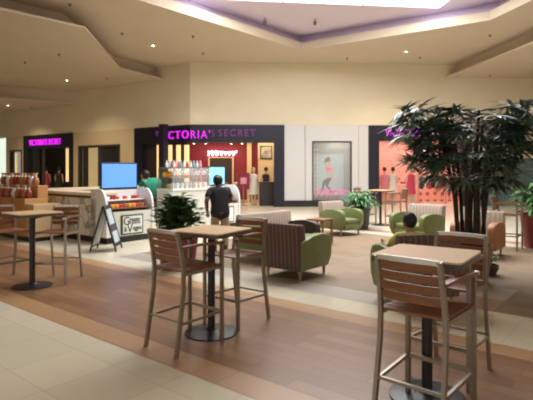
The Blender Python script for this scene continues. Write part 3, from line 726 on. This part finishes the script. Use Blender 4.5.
for k in range(8):
    lab = 'white cup in the row along the lower display case'
    p = kp(-.46+.06*(k % 2), 2.46+k*.1, 1.17) if k > 9 else kp(-.12, 1.98+.16*k, 1.17)
    if cp is None:
        cp = thing('paper_cup', lab, 'cup', p, 0, 'white cups in the display case')
        MB().lathe([(.035, 0), (.048, .12)], seg=12).build('cup_body', 'white', cp); MB().lathe([(.05, .12), (.05, .135), (.02, .15)], seg=12).build('lid', 'white', cp)
    else: dup(cp, p, 0, lab)
# packets on the shelves of the end units
def packets(y0, y1, names):
    n = int((y1-y0-.2)/.115)
    for row, (x, z, hh) in enumerate(((-.2, .765, .1), (-.4, .95, .09))):
        for k in range(n):
            m = names[row][k % len(names[row])]
            cname = {'red': 'red', 'white': 'white', 'orange': 'orange', 'redwrap': 'dark red', 'amber': 'amber'}[m]
            o = MB().box((0, 0, hh/2), (.15, .1, hh), bevel=.015).build('snack_packet', m, loc=kp(x, y0+.14+k*.115, z), rz=RZ)
            o.rotation_euler = (0, 0, RZ)
            where = ('lower' if row == 0 else 'upper') + (' shelf of the kiosk end with the framed sign' if y0 < 1 else ' shelf of the far kiosk end')
            tag(o, cname + ' snack packet on the ' + where, 'packet', cname + ' packets on the ' + where)
packets(0, 1.3, (['amber', 'orange', 'orange', 'red'], ['red', 'white', 'redwrap', 'red', 'white']))
packets(3.3, 4.4, (['red', 'redwrap', 'red', 'white'], ['white', 'red', 'white']))
# screens
def screen(label, y0, y1, x, z0, z1, m, base):
    t = thing('menu_screen', label, 'screen', kp(x, (y0+y1)/2, base), RZ)
    w = y1-y0
    MB().b(-.03, .03, -w/2, w/2, z0-base, z1-base, .01).build('bezel', 'blackp', t)
    MB().b(.03, .034, -w/2+.035, w/2-.035, z0-base+.035, z1-base-.035).build('display', m, t, smooth=False)
    MB().b(-.1, -.03, -.05, .05, 0, z1-base-.2).b(-.12, .02, -.2, .2, 0, .02).build('mount', 'blackp', t, smooth=False)
    return t
s1 = screen('large blue screen above the near kiosk end', .22, 1.24, -.52, 1.2, 1.83, 'screen', 1.17)
s2 = screen('cyan screen above the far kiosk end behind the woman', 3.66, 4.34, -.5, 1.2, 1.76, 'screencyan', 1.17)
for o in (s1, s2): o.location += D*(-.08)
# sandwich board in front of the kiosk
ab = thing('sandwich_board', 'black folding sandwich board standing in front of the kiosk', 'sign board', (-3.3, 10.1, 0), R(4))
for s, nm in ((1, 'front_panel'), (-1, 'rear_panel')):
    m = MB(); an = s*.27
    T = Matrix.Translation((s*.005, 0, .92)) @ Matrix.Rotation(-an, 4, 'Y')
    fm = MB(T); 
    for yy in (-.28, .25): fm.b(-.015, .015, yy, yy+.03, -.95, 0)
    fm.b(-.015, .015, -.25, .25, -.03, 0); fm.b(-.015, .015, -.25, .25, -.86, -.82)
    p = fm.build('panel_frame', 'blackp', ab, smooth=False)
    pn = MB(T); pn.b(-.008, .008, -.25, .25, -.82, -.03)
    MBp = pn.build('panel_board', 'blackp' if s > 0 else 'kioskwhite', p, smooth=False)
    if s > 0:
        pp = MB(T); pp.b(.009, .013, -.2, .2, -.4, -.08); pp.build('picture_print', 'posterblue', p, smooth=False)
        pp = MB(T); pp.b(.009, .013, -.2, .2, -.78, -.55); pp.build('picture_print', 'posterblue', p, smooth=False)
        pp = MB(T); pp.b(.009, .014, -.2, .2, -.53, -.42); pp.build('picture_print', 'posterdark', p, smooth=False)

# ------------------------------------------------------------------ gift stand at the far left
GP = Vector((-5.6, 11.35, 0)); GM = Matrix.Translation(GP) @ Matrix.Rotation(RZ, 4, 'Z')
gs = thing('gift_stand', 'honey wooden stand with two tiers of wrapped bags at left edge', 'stand', GP, RZ)
MB().b(-2.6, 0, 0, .55, .1, .98, .01).b(-2.6, 0, .3, .55, .98, 1.28, .01).build('cabinet', 'boxwood', gs, smooth=False)
MB().b(.005, .36, .03, .7, .1, .86, .01).build('side_cabinet', 'boxpale', gs, smooth=False)
MB().b(-2.55, .3, .04, .5, 0, .1).build('kick_base', 'kick', gs, smooth=False)
MB().b(-1.32, -1.29, -.008, 0, .12, .96).b(-.66, -.63, -.008, 0, .12, .96).build('door_gap', 'brownsq', gs, smooth=False)
bag = {}
def gift(m, p, lab, grp, s=1):
    if m not in bag:
        o = thing('gift_bag', lab, 'gift bag', p, RZ, grp)
        MB().lathe([(.055, 0), (.08, .03), (.085, .1), (.06, .17), (.022, .2)], seg=12).build('bag_body', m, o)
        MB().lathe([(.022, .2), (.045, .25), (.06, .28), (.0, .245)], seg=12).build('bag_ruffle', 'amber' if m != 'amber' else 'pil', o)
        MB().lathe([(.03, .19), (.034, .2), (.03, .212)], seg=12).build('ribbon', 'white', o); bag[m] = o
    else: o = dup(bag[m], p, RZ, lab, grp)
    o.scale = (s, s, s*1.12)
gcols = ['redwrap', 'amber', 'redwrap', 'amber', 'white', 'redwrap', 'amber']
cn = {'redwrap': 'dark red', 'amber': 'amber', 'white': 'white'}
for k in range(13):
    m = gcols[k % 7]; gift(m, GM @ Vector((-.12-k*.18, .15, .98)), cn[m] + ' wrapped bag in the lower row of the wooden gift stand', cn[m] + ' bags, lower row')
for k in range(11):
    m = gcols[(k*3+1) % 7]; gift(m, GM @ Vector((-.34-k*.18, .42, 1.28)), cn[m] + ' wrapped bag in the upper row of the wooden gift stand', cn[m] + ' bags, upper row', .95)

# ------------------------------------------------------------------ bar stools and tables
def make_stool(label, loc, rz, group):
    t = thing('bar_stool', label, 'bar stool', loc, rz, group)
    for s in (-1, 1):
        MB().tube([(s*.225, -.29, 0), (s*.222, -.25, .25), (s*.218, -.205, .55), (s*.215, -.2, .75), (s*.21, -.225, .92), (s*.205, -.27, 1.1)], .016, sq=(.026, .036)).build('rear_leg', 'alu', t)
        MB().tube([(s*.235, .25, 0), (s*.235, .25, .93), (s*.233, .235, .955)], .016, sq=(.026, .034)).build('front_leg', 'alu', t)
        ar = MB().tube([(s*.234, .27, .955), (s*.225, 0, .965), (s*.212, -.225, .955)], .015, sq=(.045, .022)).build('armrest', 'slat', t)
        MB().box((s*.234, .285, .955), (.05, .035, .028), bevel=.008).build('arm_cap', 'alub', ar)
        MB().tube([(s*.235, .245, .30), (s*.222, -.245, .28)], .01, sq=(.02, .024)).build('side_rail', 'alu', t)
        MB().tube([(s*.23, .245, .725), (s*.215, -.2, .715)], .01, sq=(.02, .03)).build('seat_rail', 'alu', t)
    MB().tube([(-.235, .25, .30), (.235, .25, .30)], .01, sq=(.03, .02)).build('footrest', 'alu', t)
    MB().tube([(-.222, -.245, .30), (.222, -.245, .30)], .01, sq=(.02, .02)).build('rear_stretcher', 'alu', t)
    MB().tube([(-.205, -.268, 1.092), (-.1, -.288, 1.097), (.1, -.288, 1.097), (.205, -.268, 1.092)], .014, sq=(.03, .03)).build('top_rail', 'alub', t)
    for k in range(4):
        z0 = .815+k*.068; zc = z0+.03; yy = -.2-.24*max(0, zc-.78)*.9
        MB().tube([(-.2, yy, zc), (-.1, yy-.018, zc), (.1, yy-.018, zc), (.2, yy, zc)], .01, sq=(.016, .054) if False else (.054, .014)).build('back_slat', 'slat', t)
    for k in range(6): MB().box((0, -.17+k*.078, .742), (.44, .07, .018), bevel=.004).build('seat_slat', 'slat', t)
    return t
def make_table(label, loc, rz, group):
    t = thing('bar_table', label, 'bar table', loc, rz, group)
    w = .312; r = .05; pts = []
    for cx, cy_, a0 in ((w-r, w-r, 0), (-w+r, w-r, 90), (-w+r, -w+r, 180), (w-r, -w+r, 270)):
        for k in range(5): aa = R(a0+k*22.5); pts.append((cx+r*math.cos(aa), cy_+r*math.sin(aa)))
    tp = MB().prism(pts, .012, Matrix.Translation((0, 0, 1.038))).build('tabletop', 'top', t)
    MB().prism([(x*1.012, y*1.012) for x, y in pts], .034, Matrix.Translation((0, 0, 1.004))).build('edge_band', 'edge', tp)
    MB().cyl((0, 0, .03), .038, .96, 20).build('column', 'blackp', t)
    MB().lathe([(.27, 0), (.27, .012), (.22, .022), (.06, .035), (.045, .05)], seg=40).build('base_disc', 'blackp', t)
    MB().b(-.2, .2, -.03, .03, .985, 1.004).b(-.03, .03, -.2, .2, .985, 1.004).build('top_bracket', 'blackp', t, smooth=False)
    return t
GS, GT = 'slatted aluminium bar stools', 'square bar tables'
T2, T3, T1 = Vector((-.56, 4.98, 0)), Vector((1.17, 3.57, 0)), Vector((-3.33, 6.97, 0))
tb = make_table('square bar table in the middle, before the leafy maroon planter', T2, R(-30), GT)
dup(tb, T3, R(-35), 'nearest square bar table at right, below the tall palm', GT)
dup(tb, T1, RZ, 'square bar table at left, in front of the wooden gift stand', GT)
s0 = make_stool('bar stool at left of the middle table, back to camera', Vector((-.77, 4.66, 0)), RZ+R(-2), GS)
dup(s0, Vector((-.33, 5.36, 0)), FMN+R(2), 'bar stool on the far side of the middle table, before the striped armchair', GS)
dup(s0, Vector((1.05, 3.25, 0)), RZ+R(-2), 'nearest bar stool, its slatted back to the camera at right', GS)
dup(s0, Vector((1.49, 3.99, 0)), FMN+R(-2), 'bar stool on the far side of the right table, under the palm', GS)
dup(s0, Vector((-3.9, 7.36, 0)), FD, 'bar stool cut by the left picture edge, beside the left table', GS)
dup(s0, Vector((-3.1, 7.3, 0)), RZ+PI+R(34), 'bar stool right of the left table, before the white kiosk counter', GS)
FT = Vector((3.42, 14.7, 0))
dup(tb, FT, RZ, 'distant bar table in front of the pink shop', GT)
dup(s0, FT - D*.52, FD, 'distant bar stool left of the far table, beside the pale plant', GS)
dup(s0, FT + D*.52, FMD, 'distant bar stool right of the far table, in front of the pink shop', GS)
dup(s0, Vector((5.02, 10.25, 0)), FD, 'distant bar stool beside the red planter at the right edge', GS)

# ------------------------------------------------------------------ lounge armchairs
def armchair(label, loc, rz, w=.78, back='stripe_skylit', arms=('green', 'green'), seat='green', group='lounge armchairs'):
    t = thing('armchair' if w < 1 else 'loveseat', label, 'armchair' if w < 1 else 'loveseat', loc, rz, group); t.scale = (1, 1, .93)
    d = .42; h = w/2
    # back: a slab leaning back, soft top edge
    prof = [(-d, .16), (-d+.17, .16), (-d+.17, .4), (-d+.13, .86), (-d+.10, .895), (-d-.02, .895), (-d-.045, .86)]
    MB().prism(prof, w-.02, Matrix.Translation((h-.01, 0, 0)) @ Matrix.Rotation(-PI/2, 4, 'Z') @ Matrix.Rotation(PI/2, 4, 'X') if False else
               Matrix(((0, 0, 1, -h+.01), (1, 0, 0, 0), (0, 1, 0, 0), (0, 0, 0, 1))), bevel=.02).build('backrest', back, t)
    ap = [(-d+.02, .15), (d-.1, .15), (d-.03, .3), (d+.01, .45), (d, .56), (d-.05, .625), (d-.14, .655), (d-.3, .665), (-.1, .65), (-d+.1, .61), (-d+.02, .58)]
    ap = [(y, z*1.07) for y, z in ap]
    for i, s in enumerate((-1, 1)):
        x0 = -h-.01 if s < 0 else h-.13
        MB().prism(ap, .14, Matrix(((0, 0, 1, x0), (1, 0, 0, 0), (0, 1, 0, 0), (0, 0, 0, 1))), bevel=.03).build('arm', arms[i], t)
    MB().box((0, .04, .24), (w-.26, .68, .18), bevel=.02).build('seat_base', seat, t)
    n = 1 if w < 1 else 2; cw = (w-.27)/n
    for k in range(n): MB().box((-(w-.27)/2+cw*(k+.5), .06, .385), (cw-.01, .66, .13), bevel=.045, seg=3).build('seat_cushion', seat, t)
    for i in (-1, 1):
        for j in (-1, 1): MB().lathe([(.018, 0), (.03, .16)], (i*(h-.07), j*.32-.02, 0), 10).build('leg', 'legwood', t)
    return t
armchair('striped armchair with green arms, back to camera, right of the middle table', (.48, 7.75, 0), R(-40), .76, 'stripe_dark')
armchair('skylit striped loveseat with one dark arm behind the nearest armchair', (.26, 9.25, 0), FD, 1.5, 'stripe_skylit', ('brownleather', 'green'), 'green', 'lounge loveseats')
armchair('green armchair with skylit striped back facing the room, below the poster window', (1.92, 12.6, 0), FD+R(-14), .78)
armchair('green armchair with skylit striped back just beyond the seated child', (3.5, 11.4, 0), FMN+R(-14), .95)
armchair('dark backed armchair in which the child in yellow sits', (1.83, 6.12, 0), R(10), .78, 'stripe_dark').scale = (1, 1, 1.0)
armchair('armchair with russet leather arms right of the palm trunk', (4.1, 9.5, 0), FMN, .8, 'stripe_skylit', ('tanleather', 'tanleather'), 'green')
sd = thing('side_table', 'small brown side table between the dark arm and green armchair', 'side table', (1.2, 11.0, 0), RZ)
MB().b(-.22, .22, -.22, .22, .52, .56, .006).build('tabletop', 'slat', sd, smooth=False)
for i in (-1, 1):
    for j in (-1, 1): MB().b(i*.19-.02, i*.19+.02, j*.19-.02, j*.19+.02, 0, .52).build('leg', 'slat', sd, smooth=False)

# ------------------------------------------------------------------ plants
def blade(m, base, dirv, L, W, droop, n=5, fold=.0, mi=0):
    """leaf blade: a tapering strip that bends down as it goes"""
    base = Vector(base); d = Vector(dirv).normalized(); side = d.cross(Vector((0, 0, 1)))
    if side.length < .01: side = Vector((1, 0, 0))
    side.normalize(); p = base.copy(); cur = d.copy(); prev = None
    prof = [.25, .8, 1, .8, .45, .05]
    for k in range(n+1):
        w = W*prof[min(5, round(k*5/n))]/2; up = side.cross(cur).normalized()*(-1)
        row = (m.bm.verts.new(p - side*w + Vector((0, 0, fold*w))), m.bm.verts.new(p), m.bm.verts.new(p + side*w + Vector((0, 0, fold*w))))
        if prev:
            for a in (0, 1):
                f = m.bm.faces.new((prev[a], prev[a+1], row[a+1], row[a])); f.material_index = mi
        prev = row; p = p + cur*(L/n); cur = (cur + Vector((0, 0, -droop/n))).normalized()
def pot(t, r, h, m, taper=.78, rim=.03):
    MB().lathe([(r*taper, 0), (r*.985, h-.08), (r, h-.08), (r+rim*.4, h-.06), (r+rim*.4, h), (r-.03, h), (r-.04, h-.06)], seg=32).build('pot', m, t)
    MB().lathe([(r-.045, h-.09), (r-.045, h-.06), (0, h-.05)], seg=24).build('soil', 'soil', t)
# tall fan palm
random.seed(3)
pp = thing('potted_palm', 'tall fan leaf palm in a brown planter behind the right table', 'palm', (3.0, 7.3, 0), 0)
pot(pp, .34, .55, 'potbrown', .8)
crown = []
for k in range(12):
    a = k*2.4; r0 = .06+.2*((k*.37) % 1); r1 = r0+.04+.34*((k*.61) % 1); h = 1.8+.75*((k*.47) % 1)
    p0 = Vector((r0*math.cos(a), r0*math.sin(a), .46)); p2 = Vector((r1*math.cos(a), r1*math.sin(a), h)); p1 = p0.lerp(p2, .5) + Vector((-.05*math.cos(a), -.05*math.sin(a), 0))
    MB().tube([p0, p1, p2], [.03, .028, .022], 8).build('stem', 'stem', pp); crown.append((p2, a))
fm = MB(); pt_ = MB()
def fan(c, az, el, size, nb, droop):
    ax = Vector((math.cos(az)*math.cos(el), math.sin(az)*math.cos(el), math.sin(el)))
    sd_ = Vector((-math.sin(az), math.cos(az), 0))
    for k in range(nb):
        th = (k/(nb-1)-.5)*R(260)
        dv = ax*math.cos(th) + sd_*math.sin(th) + Vector((0, 0, random.uniform(-.1, .12)))
        blade(fm, c, dv, size*random.uniform(.85, 1.08), .056, droop*random.uniform(.7, 1.2), 4, .3)
for p2, a in crown:
    for k in range(10):
        az = a + random.uniform(-1.7, 1.7); up = random.uniform(-.45, .75); L = random.uniform(.3, .78)
        dirv = Vector((math.cos(az)*math.cos(up), math.sin(az)*math.cos(up), math.sin(up)))
        start = p2 - Vector((0, 0, random.uniform(0, .3))); c = start + dirv*L
        if c.z > 2.58: c.z = 2.58 - random.uniform(0, .3)
        mid = start.lerp(c, .6) + Vector((0, 0, .04))
        pt_.tube([start, mid, c], .007, 5)
        fan(c, az, random.uniform(-.95, .9 if c.z < 2.2 else .45), random.uniform(.34, .5), 16, random.uniform(.1, .5))
for k in range(22):
    az = random.uniform(0, 2*PI); z = random.uniform(1.35, 1.9); rr = random.uniform(.3, .8)
    c = Vector((rr*math.cos(az), rr*math.sin(az), z)); st_ = Vector((.15*math.cos(az), .15*math.sin(az), z-.25))
    pt_.tube([st_, st_.lerp(c, .6)+Vector((0, 0, .06)), c], .007, 5); fan(c, az, -.3, random.uniform(.32, .44), 11, 1.1)
fm.build('fronds', 'leafpalm', pp, smooth=False); pt_.build('frond_stalks', 'stem', pp)
# leafy shrub
def shrub(name, label, loc, potr, poth, potm, leafm, nl, rad, hgt, L, W, seed, cat='plant', droop=.9):
    random.seed(seed); t = thing(name, label, cat, loc, random.random()); pot(t, potr, poth, potm)
    m = MB(); s_ = MB()
    for k in range(nl):
        az = random.uniform(0, 2*PI); el = random.uniform(.05, 1.45); q = random.uniform(.35, 1)
        c = Vector((math.cos(az)*math.cos(el)*rad*q, math.sin(az)*math.cos(el)*rad*q, poth+.03+math.sin(el)*hgt*q))
        out = Vector((math.cos(az+random.uniform(-.6, .6)), math.sin(az+random.uniform(-.6, .6)), random.uniform(-.1, .7)))
        blade(m, c, out, L*random.uniform(.7, 1.15), W*random.uniform(.8, 1.15), droop, 4, .25)
        if k % 4 == 0: s_.tube([(math.cos(az)*.06, math.sin(az)*.06, poth-.06), (c.x*.6, c.y*.6, (poth+c.z)/2+.05), c], .006, 5)
    m.build('foliage', leafm, t, smooth=False); s_.build('stems', 'inkgreen', t); return t
shrub('potted_shrub', 'dense dark leafy shrub in a maroon planter behind the middle table', (-1.5, 8.3, 0), .36, .66, 'maroon', 'leaf', 460, .42, .56, .17, .14, 5, droop=.4)
shrub('potted_plant', 'pale green bushy plant in a dark pot beside the green armchair', (2.62, 13.7, 0), .28, .6, 'potdark', 'leafpale', 260, .38, .42, .3, .07, 9, droop=1.3)
shrub('potted_plant', 'arching leafy plant in a tall red planter at the right edge', (5.78, 10.45, 0), .34, .72, 'potred', 'leafbright', 170, .3, .6, .5, .09, 12, droop=1.1)
shrub('potted_plant', 'small bright green plant in a low dark pot beside the russet armchair', (3.5, 7.75, 0), .15, .16, 'potdark', 'leafbright', 60, .1, .2, .16, .04, 14)

# ------------------------------------------------------------------ people
def skin(name, verts, edges, radii, m, parent=None, levels=2, root=0, extra=None):
    me = bpy.data.meshes.new('t'); me.from_pydata(verts, edges, []); o = bpy.data.objects.new('t', me); C.objects.link(o)
    o.modifiers.new('s', 'SKIN'); sub = o.modifiers.new('u', 'SUBSURF'); sub.levels = levels
    for v, r in zip(me.skin_vertices[0].data, radii): v.radius = r if isinstance(r, tuple) else (r, r); v.use_root = False
    me.skin_vertices[0].data[root].use_root = True
    bpy.context.view_layer.update(); em = script_mesh(o); bpy.data.objects.remove(o)
    b = MB(); b.bm.from_mesh(em); bpy.data.meshes.remove(em)
    if extra: extra(b)
    return b.build(name, m, parent)
def figure(label, loc, rz, J, mats, hair_long=False, sc=1.0):
    """J: joint positions in local space (+Y is forward). builds one continuous body plus clothes and hair"""
    t = thing('person', label, 'person', loc, rz)
    sk, shirt, pants, hairm = mats
    names = list(J); 
    V = [J[n] for n in names]; I = {n: i for i, n in enumerate(names)}
    E = [('pelvis', 'waist'), ('waist', 'chest'), ('chest', 'neck0'), ('neck0', 'neck1'), ('neck1', 'head')]
    for s in 'LR':
        E += [('chest', 'sh'+s), ('sh'+s, 'el'+s), ('el'+s, 'wr'+s), ('wr'+s, 'pa'+s), ('pelvis', 'hip'+s), ('hip'+s, 'kn'+s), ('kn'+s, 'an'+s), ('an'+s, 'toe'+s)]
    rad = dict(pelvis=(.14, .105), waist=(.12, .09), chest=(.145, .10), neck0=.06, neck1=.05, head=.06, sh=.058, el=.042, wr=.029, pa=(.034, .02), hip=.088, kn=.058, an=.038, toe=.035)
    def rr(n, k=1.0):
        q = rad.get(n, rad.get(n[:-1])); return tuple(x*sc*k for x in q) if isinstance(q, tuple) else (q*sc*k, q*sc*k)
    hd = Vector(J['head']); fwd = Vector(J.get('face', (0, 1, 0))).normalized() if False else Vector((0, 1, 0))
    face = J_face.get(label, Vector((0, 1, 0))).normalized(); side = Vector((face.y, -face.x, 0)).normalized()
    FM = Matrix((( side.x, face.x, 0, hd.x), (side.y, face.y, 0, hd.y), (side.z, face.z, 1, hd.z), (0, 0, 0, 1)))
    def addhead(b):
        b.ball((0, 0, 0), .1*sc, (.80, .98, 1.17), 16, m=FM)
        for v in b.bm.verts: pass
        b.ball(FM @ Vector((0, .035*sc, -.075*sc)), .06*sc, (.85, .8, .7), 10)
        q = MB(); 
        b.lathe([(.0, .035*sc), (.012*sc, .01*sc), (.018*sc, -.012*sc), (.0, -.02*sc)], seg=8, m=FM @ Matrix.Translation((0, .102*sc, -.012*sc)))
        for s in (-1, 1): b.ball((0, 0, 0), .028*sc, (.35, .7, 1.1), 8, m=FM @ Matrix.Translation((s*.079*sc, -.01*sc, -.01*sc)))
        b.ball((0, 0, 0), .022*sc, (1.1, .4, .3), 8, m=FM @ Matrix.Translation((0, .088*sc, -.062*sc)))
        for s in 'LR':                         # four fingers and a thumb curling from each palm
            w, p = Vector(J['wr'+s]), Vector(J['pa'+s]); f = (p-w).normalized()
            u = f.cross(Vector((0, 1, 0)) if abs(f.y) < .8 else Vector((1, 0, 0))).normalized(); nn = f.cross(u)
            for k, ln in enumerate((.062, .072, .068, .052)):
                st_ = p + u*((k-1.5)*.017*sc); b.tube([st_, st_+f*ln*.5*sc, st_+f*ln*.8*sc+nn*.018*sc, st_+f*ln*.9*sc+nn*.036*sc], [.0085*sc, .0085*sc, .0075*sc, .006*sc], 6)
            st_ = w.lerp(p, .35)+u*.025*sc; b.tube([st_, st_+u*.026*sc+f*.03*sc, st_+u*.03*sc+f*.058*sc+nn*.012*sc], [.011*sc, .0095*sc, .007*sc], 6)
    skin('body', V, [(I[a], I[b]) for a, b in E], [rr(n) for n in names], sk, t, 2, I['pelvis'], addhead)
    def sub(nm, ns, k, m, ends={}):
        vv = [J[n] if n in J else None for n in ns]
        return vv
    # shirt: torso and upper sleeves
    def lerp(a, b, q): return tuple(Vector(J[a]).lerp(Vector(J[b]), q))
    SV = [(0, 0, J['pelvis'][2]-.03) if label == lw else lerp('pelvis', 'waist', -.15), J['waist'], J['chest'], lerp('chest', 'neck0', 1.0), J['shL'], lerp('shL', 'elL', .72), J['shR'], lerp('shR', 'elR', .72)]
    SE = [(0, 1), (1, 2), (2, 3), (2, 4), (4, 5), (2, 6), (6, 7)]; SR = [rr('pelvis', 1.5 if label == lw else 1.14), rr('waist', 1.25), rr('chest', 1.2), rr('neck0', 1.75), rr('shL', 1.35), rr('elL', 1.5), rr('shL', 1.35), rr('elL', 1.5)]
    if label == lw:
        for q_ in 'LR': SV.append(lerp('hip'+q_, 'kn'+q_, .42)); SE.append((0, len(SV)-1)); SR.append(rr('hip_', 1.6))
    skin('shirt', SV, SE, SR, shirt, t, 2, 0)
    q = .95 if pants == 'jean' else .85
    PV = [lerp('pelvis', 'waist', .25), J['pelvis'], J['hipL'], J['knL'], lerp('knL', 'anL', q), J['hipR'], J['knR'], lerp('knR', 'anR', q)]
    skin('trousers', PV, [(0, 1), (1, 2), (2, 3), (3, 4), (1, 5), (5, 6), (6, 7)], [rr('waist', 1.12), rr('pelvis', 1.06), rr('hip_', 1.32), rr('kn_', 1.2), rr('an_', 1.45), rr('hip_', 1.32), rr('kn_', 1.2), rr('an_', 1.45)], pants, t, 2, 1)
    for s in 'LR':
        a, b_ = Vector(J['an'+s]), Vector(J['toe'+s]); f = (b_-a); f.z = 0; f.normalize(); c = (a+b_)/2; c.z = min(a.z, b_.z)
        MB().ball((c.x, c.y, min(a.z, b_.z)-.035*sc+.045*sc), .13*sc, (.38, 1, .36), 10, m=Matrix.Rotation(-math.atan2(f.x, f.y), 4, 'Z')).build('shoe', 'cloth_dark', t)
    h = MB(); h.ball((0, 0, 0), .108*sc, (.84, .98, 1.12), 16, m=FM @ Matrix.Translation((0, -.016*sc, .02*sc)))
    for v in [v for v in h.bm.verts if (FM.inverted() @ v.co).y > .055*sc and (FM.inverted() @ v.co).z < .06*sc]: v.co = FM @ ((FM.inverted() @ v.co) * .8)
    if hair_long: h.ball((0, 0, 0), .05*sc, (1, .9, .9), 10, m=FM @ Matrix.Translation((0, -.09*sc, .06*sc)))
    h.build('hair', hairm, t)
    for s in (-1, 1): MB().ball((0, 0, 0), .012*sc, (1, .6, .8), 8, m=FM @ Matrix.Translation((s*.034*sc, .088*sc, .008*sc))).build('eye', 'eye', t)
    return t
J_face = {}
def stand(lean=0, hip=.86, top=1.56):
    k = top/1.6
    J = dict(pelvis=(0, 0, .9*k), waist=(0, .02+lean*.25, 1.05*k), chest=(0, .03+lean*.6, 1.25*k), neck0=(0, .02+lean*.9, 1.36*k), neck1=(0, .03+lean, 1.41*k), head=(0, .05+lean*1.15, 1.50*k))
    for s, x in (('L', -1), ('R', 1)):
        J.update({'sh'+s: (x*.165*k, .03+lean*.75, 1.31*k), 'el'+s: (x*.22*k, .03+lean*.6, 1.04*k), 'wr'+s: (x*.2*k, .18+lean*.6, .90*k), 'pa'+s: (x*.18*k, .24+lean*.6, .86*k),
                  'hip'+s: (x*.09*k, 0, .84*k), 'kn'+s: (x*.1*k, .03, .47*k), 'an'+s: (x*.1*k, -.02, .075*k), 'toe'+s: (x*.12*k, .13, .04*k)})
    return J
lw = 'woman in a black shirt and khaki trousers standing before the kiosk, seen from behind'
J = stand(.09, top=1.56); J['elL'] = (-.25, -.02, 1.06); J['wrL'] = (-.22, .08, .86); J['paL'] = (-.2, .12, .79)
J['elR'] = (.22, .06, 1.04); J['wrR'] = (.12, .2, 1.0); J['paR'] = (.06, .25, 1.0)
J_face[lw] = Vector((.5, .86, 0))
w = figure(lw, (-.92, 9.75, 0), R(20), J, ('skin_dark', 'shirt_black', 'khaki', 'hair'), True); w.scale = (1.13, 1.1, .975)
lm_ = 'man in a green shirt behind the kiosk counter beside the blue screen'
J = stand(.2, top=1.70); J_face[lm_] = Vector((-.3, 1, 0))
J['head'] = (-.1, .26, 1.55); J['neck1'] = (-.07, .24, 1.47); J['neck0'] = (-.04, .2, 1.42); J['elL'] = (-.24, .25, 1.15); J['wrL'] = (-.2, .46, 1.1); J['paL'] = (-.18, .53, 1.09); J['elR'] = (.24, .25, 1.15); J['wrR'] = (.2, .46, 1.1); J['paR'] = (.18, .53, 1.09)
figure(lm_, (-2.98, 12.98, 0), R(38), J, ('skin_mid', 'shirt_green', 'jean', 'hair')).scale = (1.22, 1.15, .975)
lc = 'child in a yellow shirt sitting in an armchair with back to camera'
k = .88
J = dict(pelvis=(0, -.12, .50), waist=(0, -.15, .62), chest=(0, -.15, .80), neck0=(0, -.14, .90), neck1=(0, -.13, .945), head=(0, -.11, 1.035))
for s, x in (('L', -1), ('R', 1)):
    J.update({'sh'+s: (x*.15, -.14, .855), 'el'+s: (x*.235, -.05, .69), 'wr'+s: (x*.235, .1, .72), 'pa'+s: (x*.225, .16, .735),
              'hip'+s: (x*.085, -.06, .52), 'kn'+s: (x*.1, .33, .53), 'an'+s: (x*.1, .46, .10), 'toe'+s: (x*.1, .6, .05)})
J_face[lc] = Vector((-.35, 1, 0))
figure(lc, (1.76, 6.18, 0), R(3), J, ('skin_mid', 'shirt_yellow', 'jean', 'hair'), sc=.88).scale = (1.05, 1, .975)

# ------------------------------------------------------------------ light
wd = bpy.data.worlds.new('world'); S.world = wd; wd.use_nodes = True
bg = wd.node_tree.nodes['Background']; bg.inputs['Color'].default_value = (1, .91, .78, 1); bg.inputs['Strength'].default_value = .7
S.view_settings.view_transform = 'Standard'; S.view_settings.look = 'None'; S.view_settings.gamma = 1
S.view_settings.use_curve_mapping = False; S.view_settings.exposure = 0
S.cycles.use_denoising = True; S.cycles.filter_width = 2.0
S.cycles.max_bounces = 8; S.cycles.diffuse_bounces = 4; S.cycles.transparent_max_bounces = 12
S.cycles.sample_clamp_indirect = 4
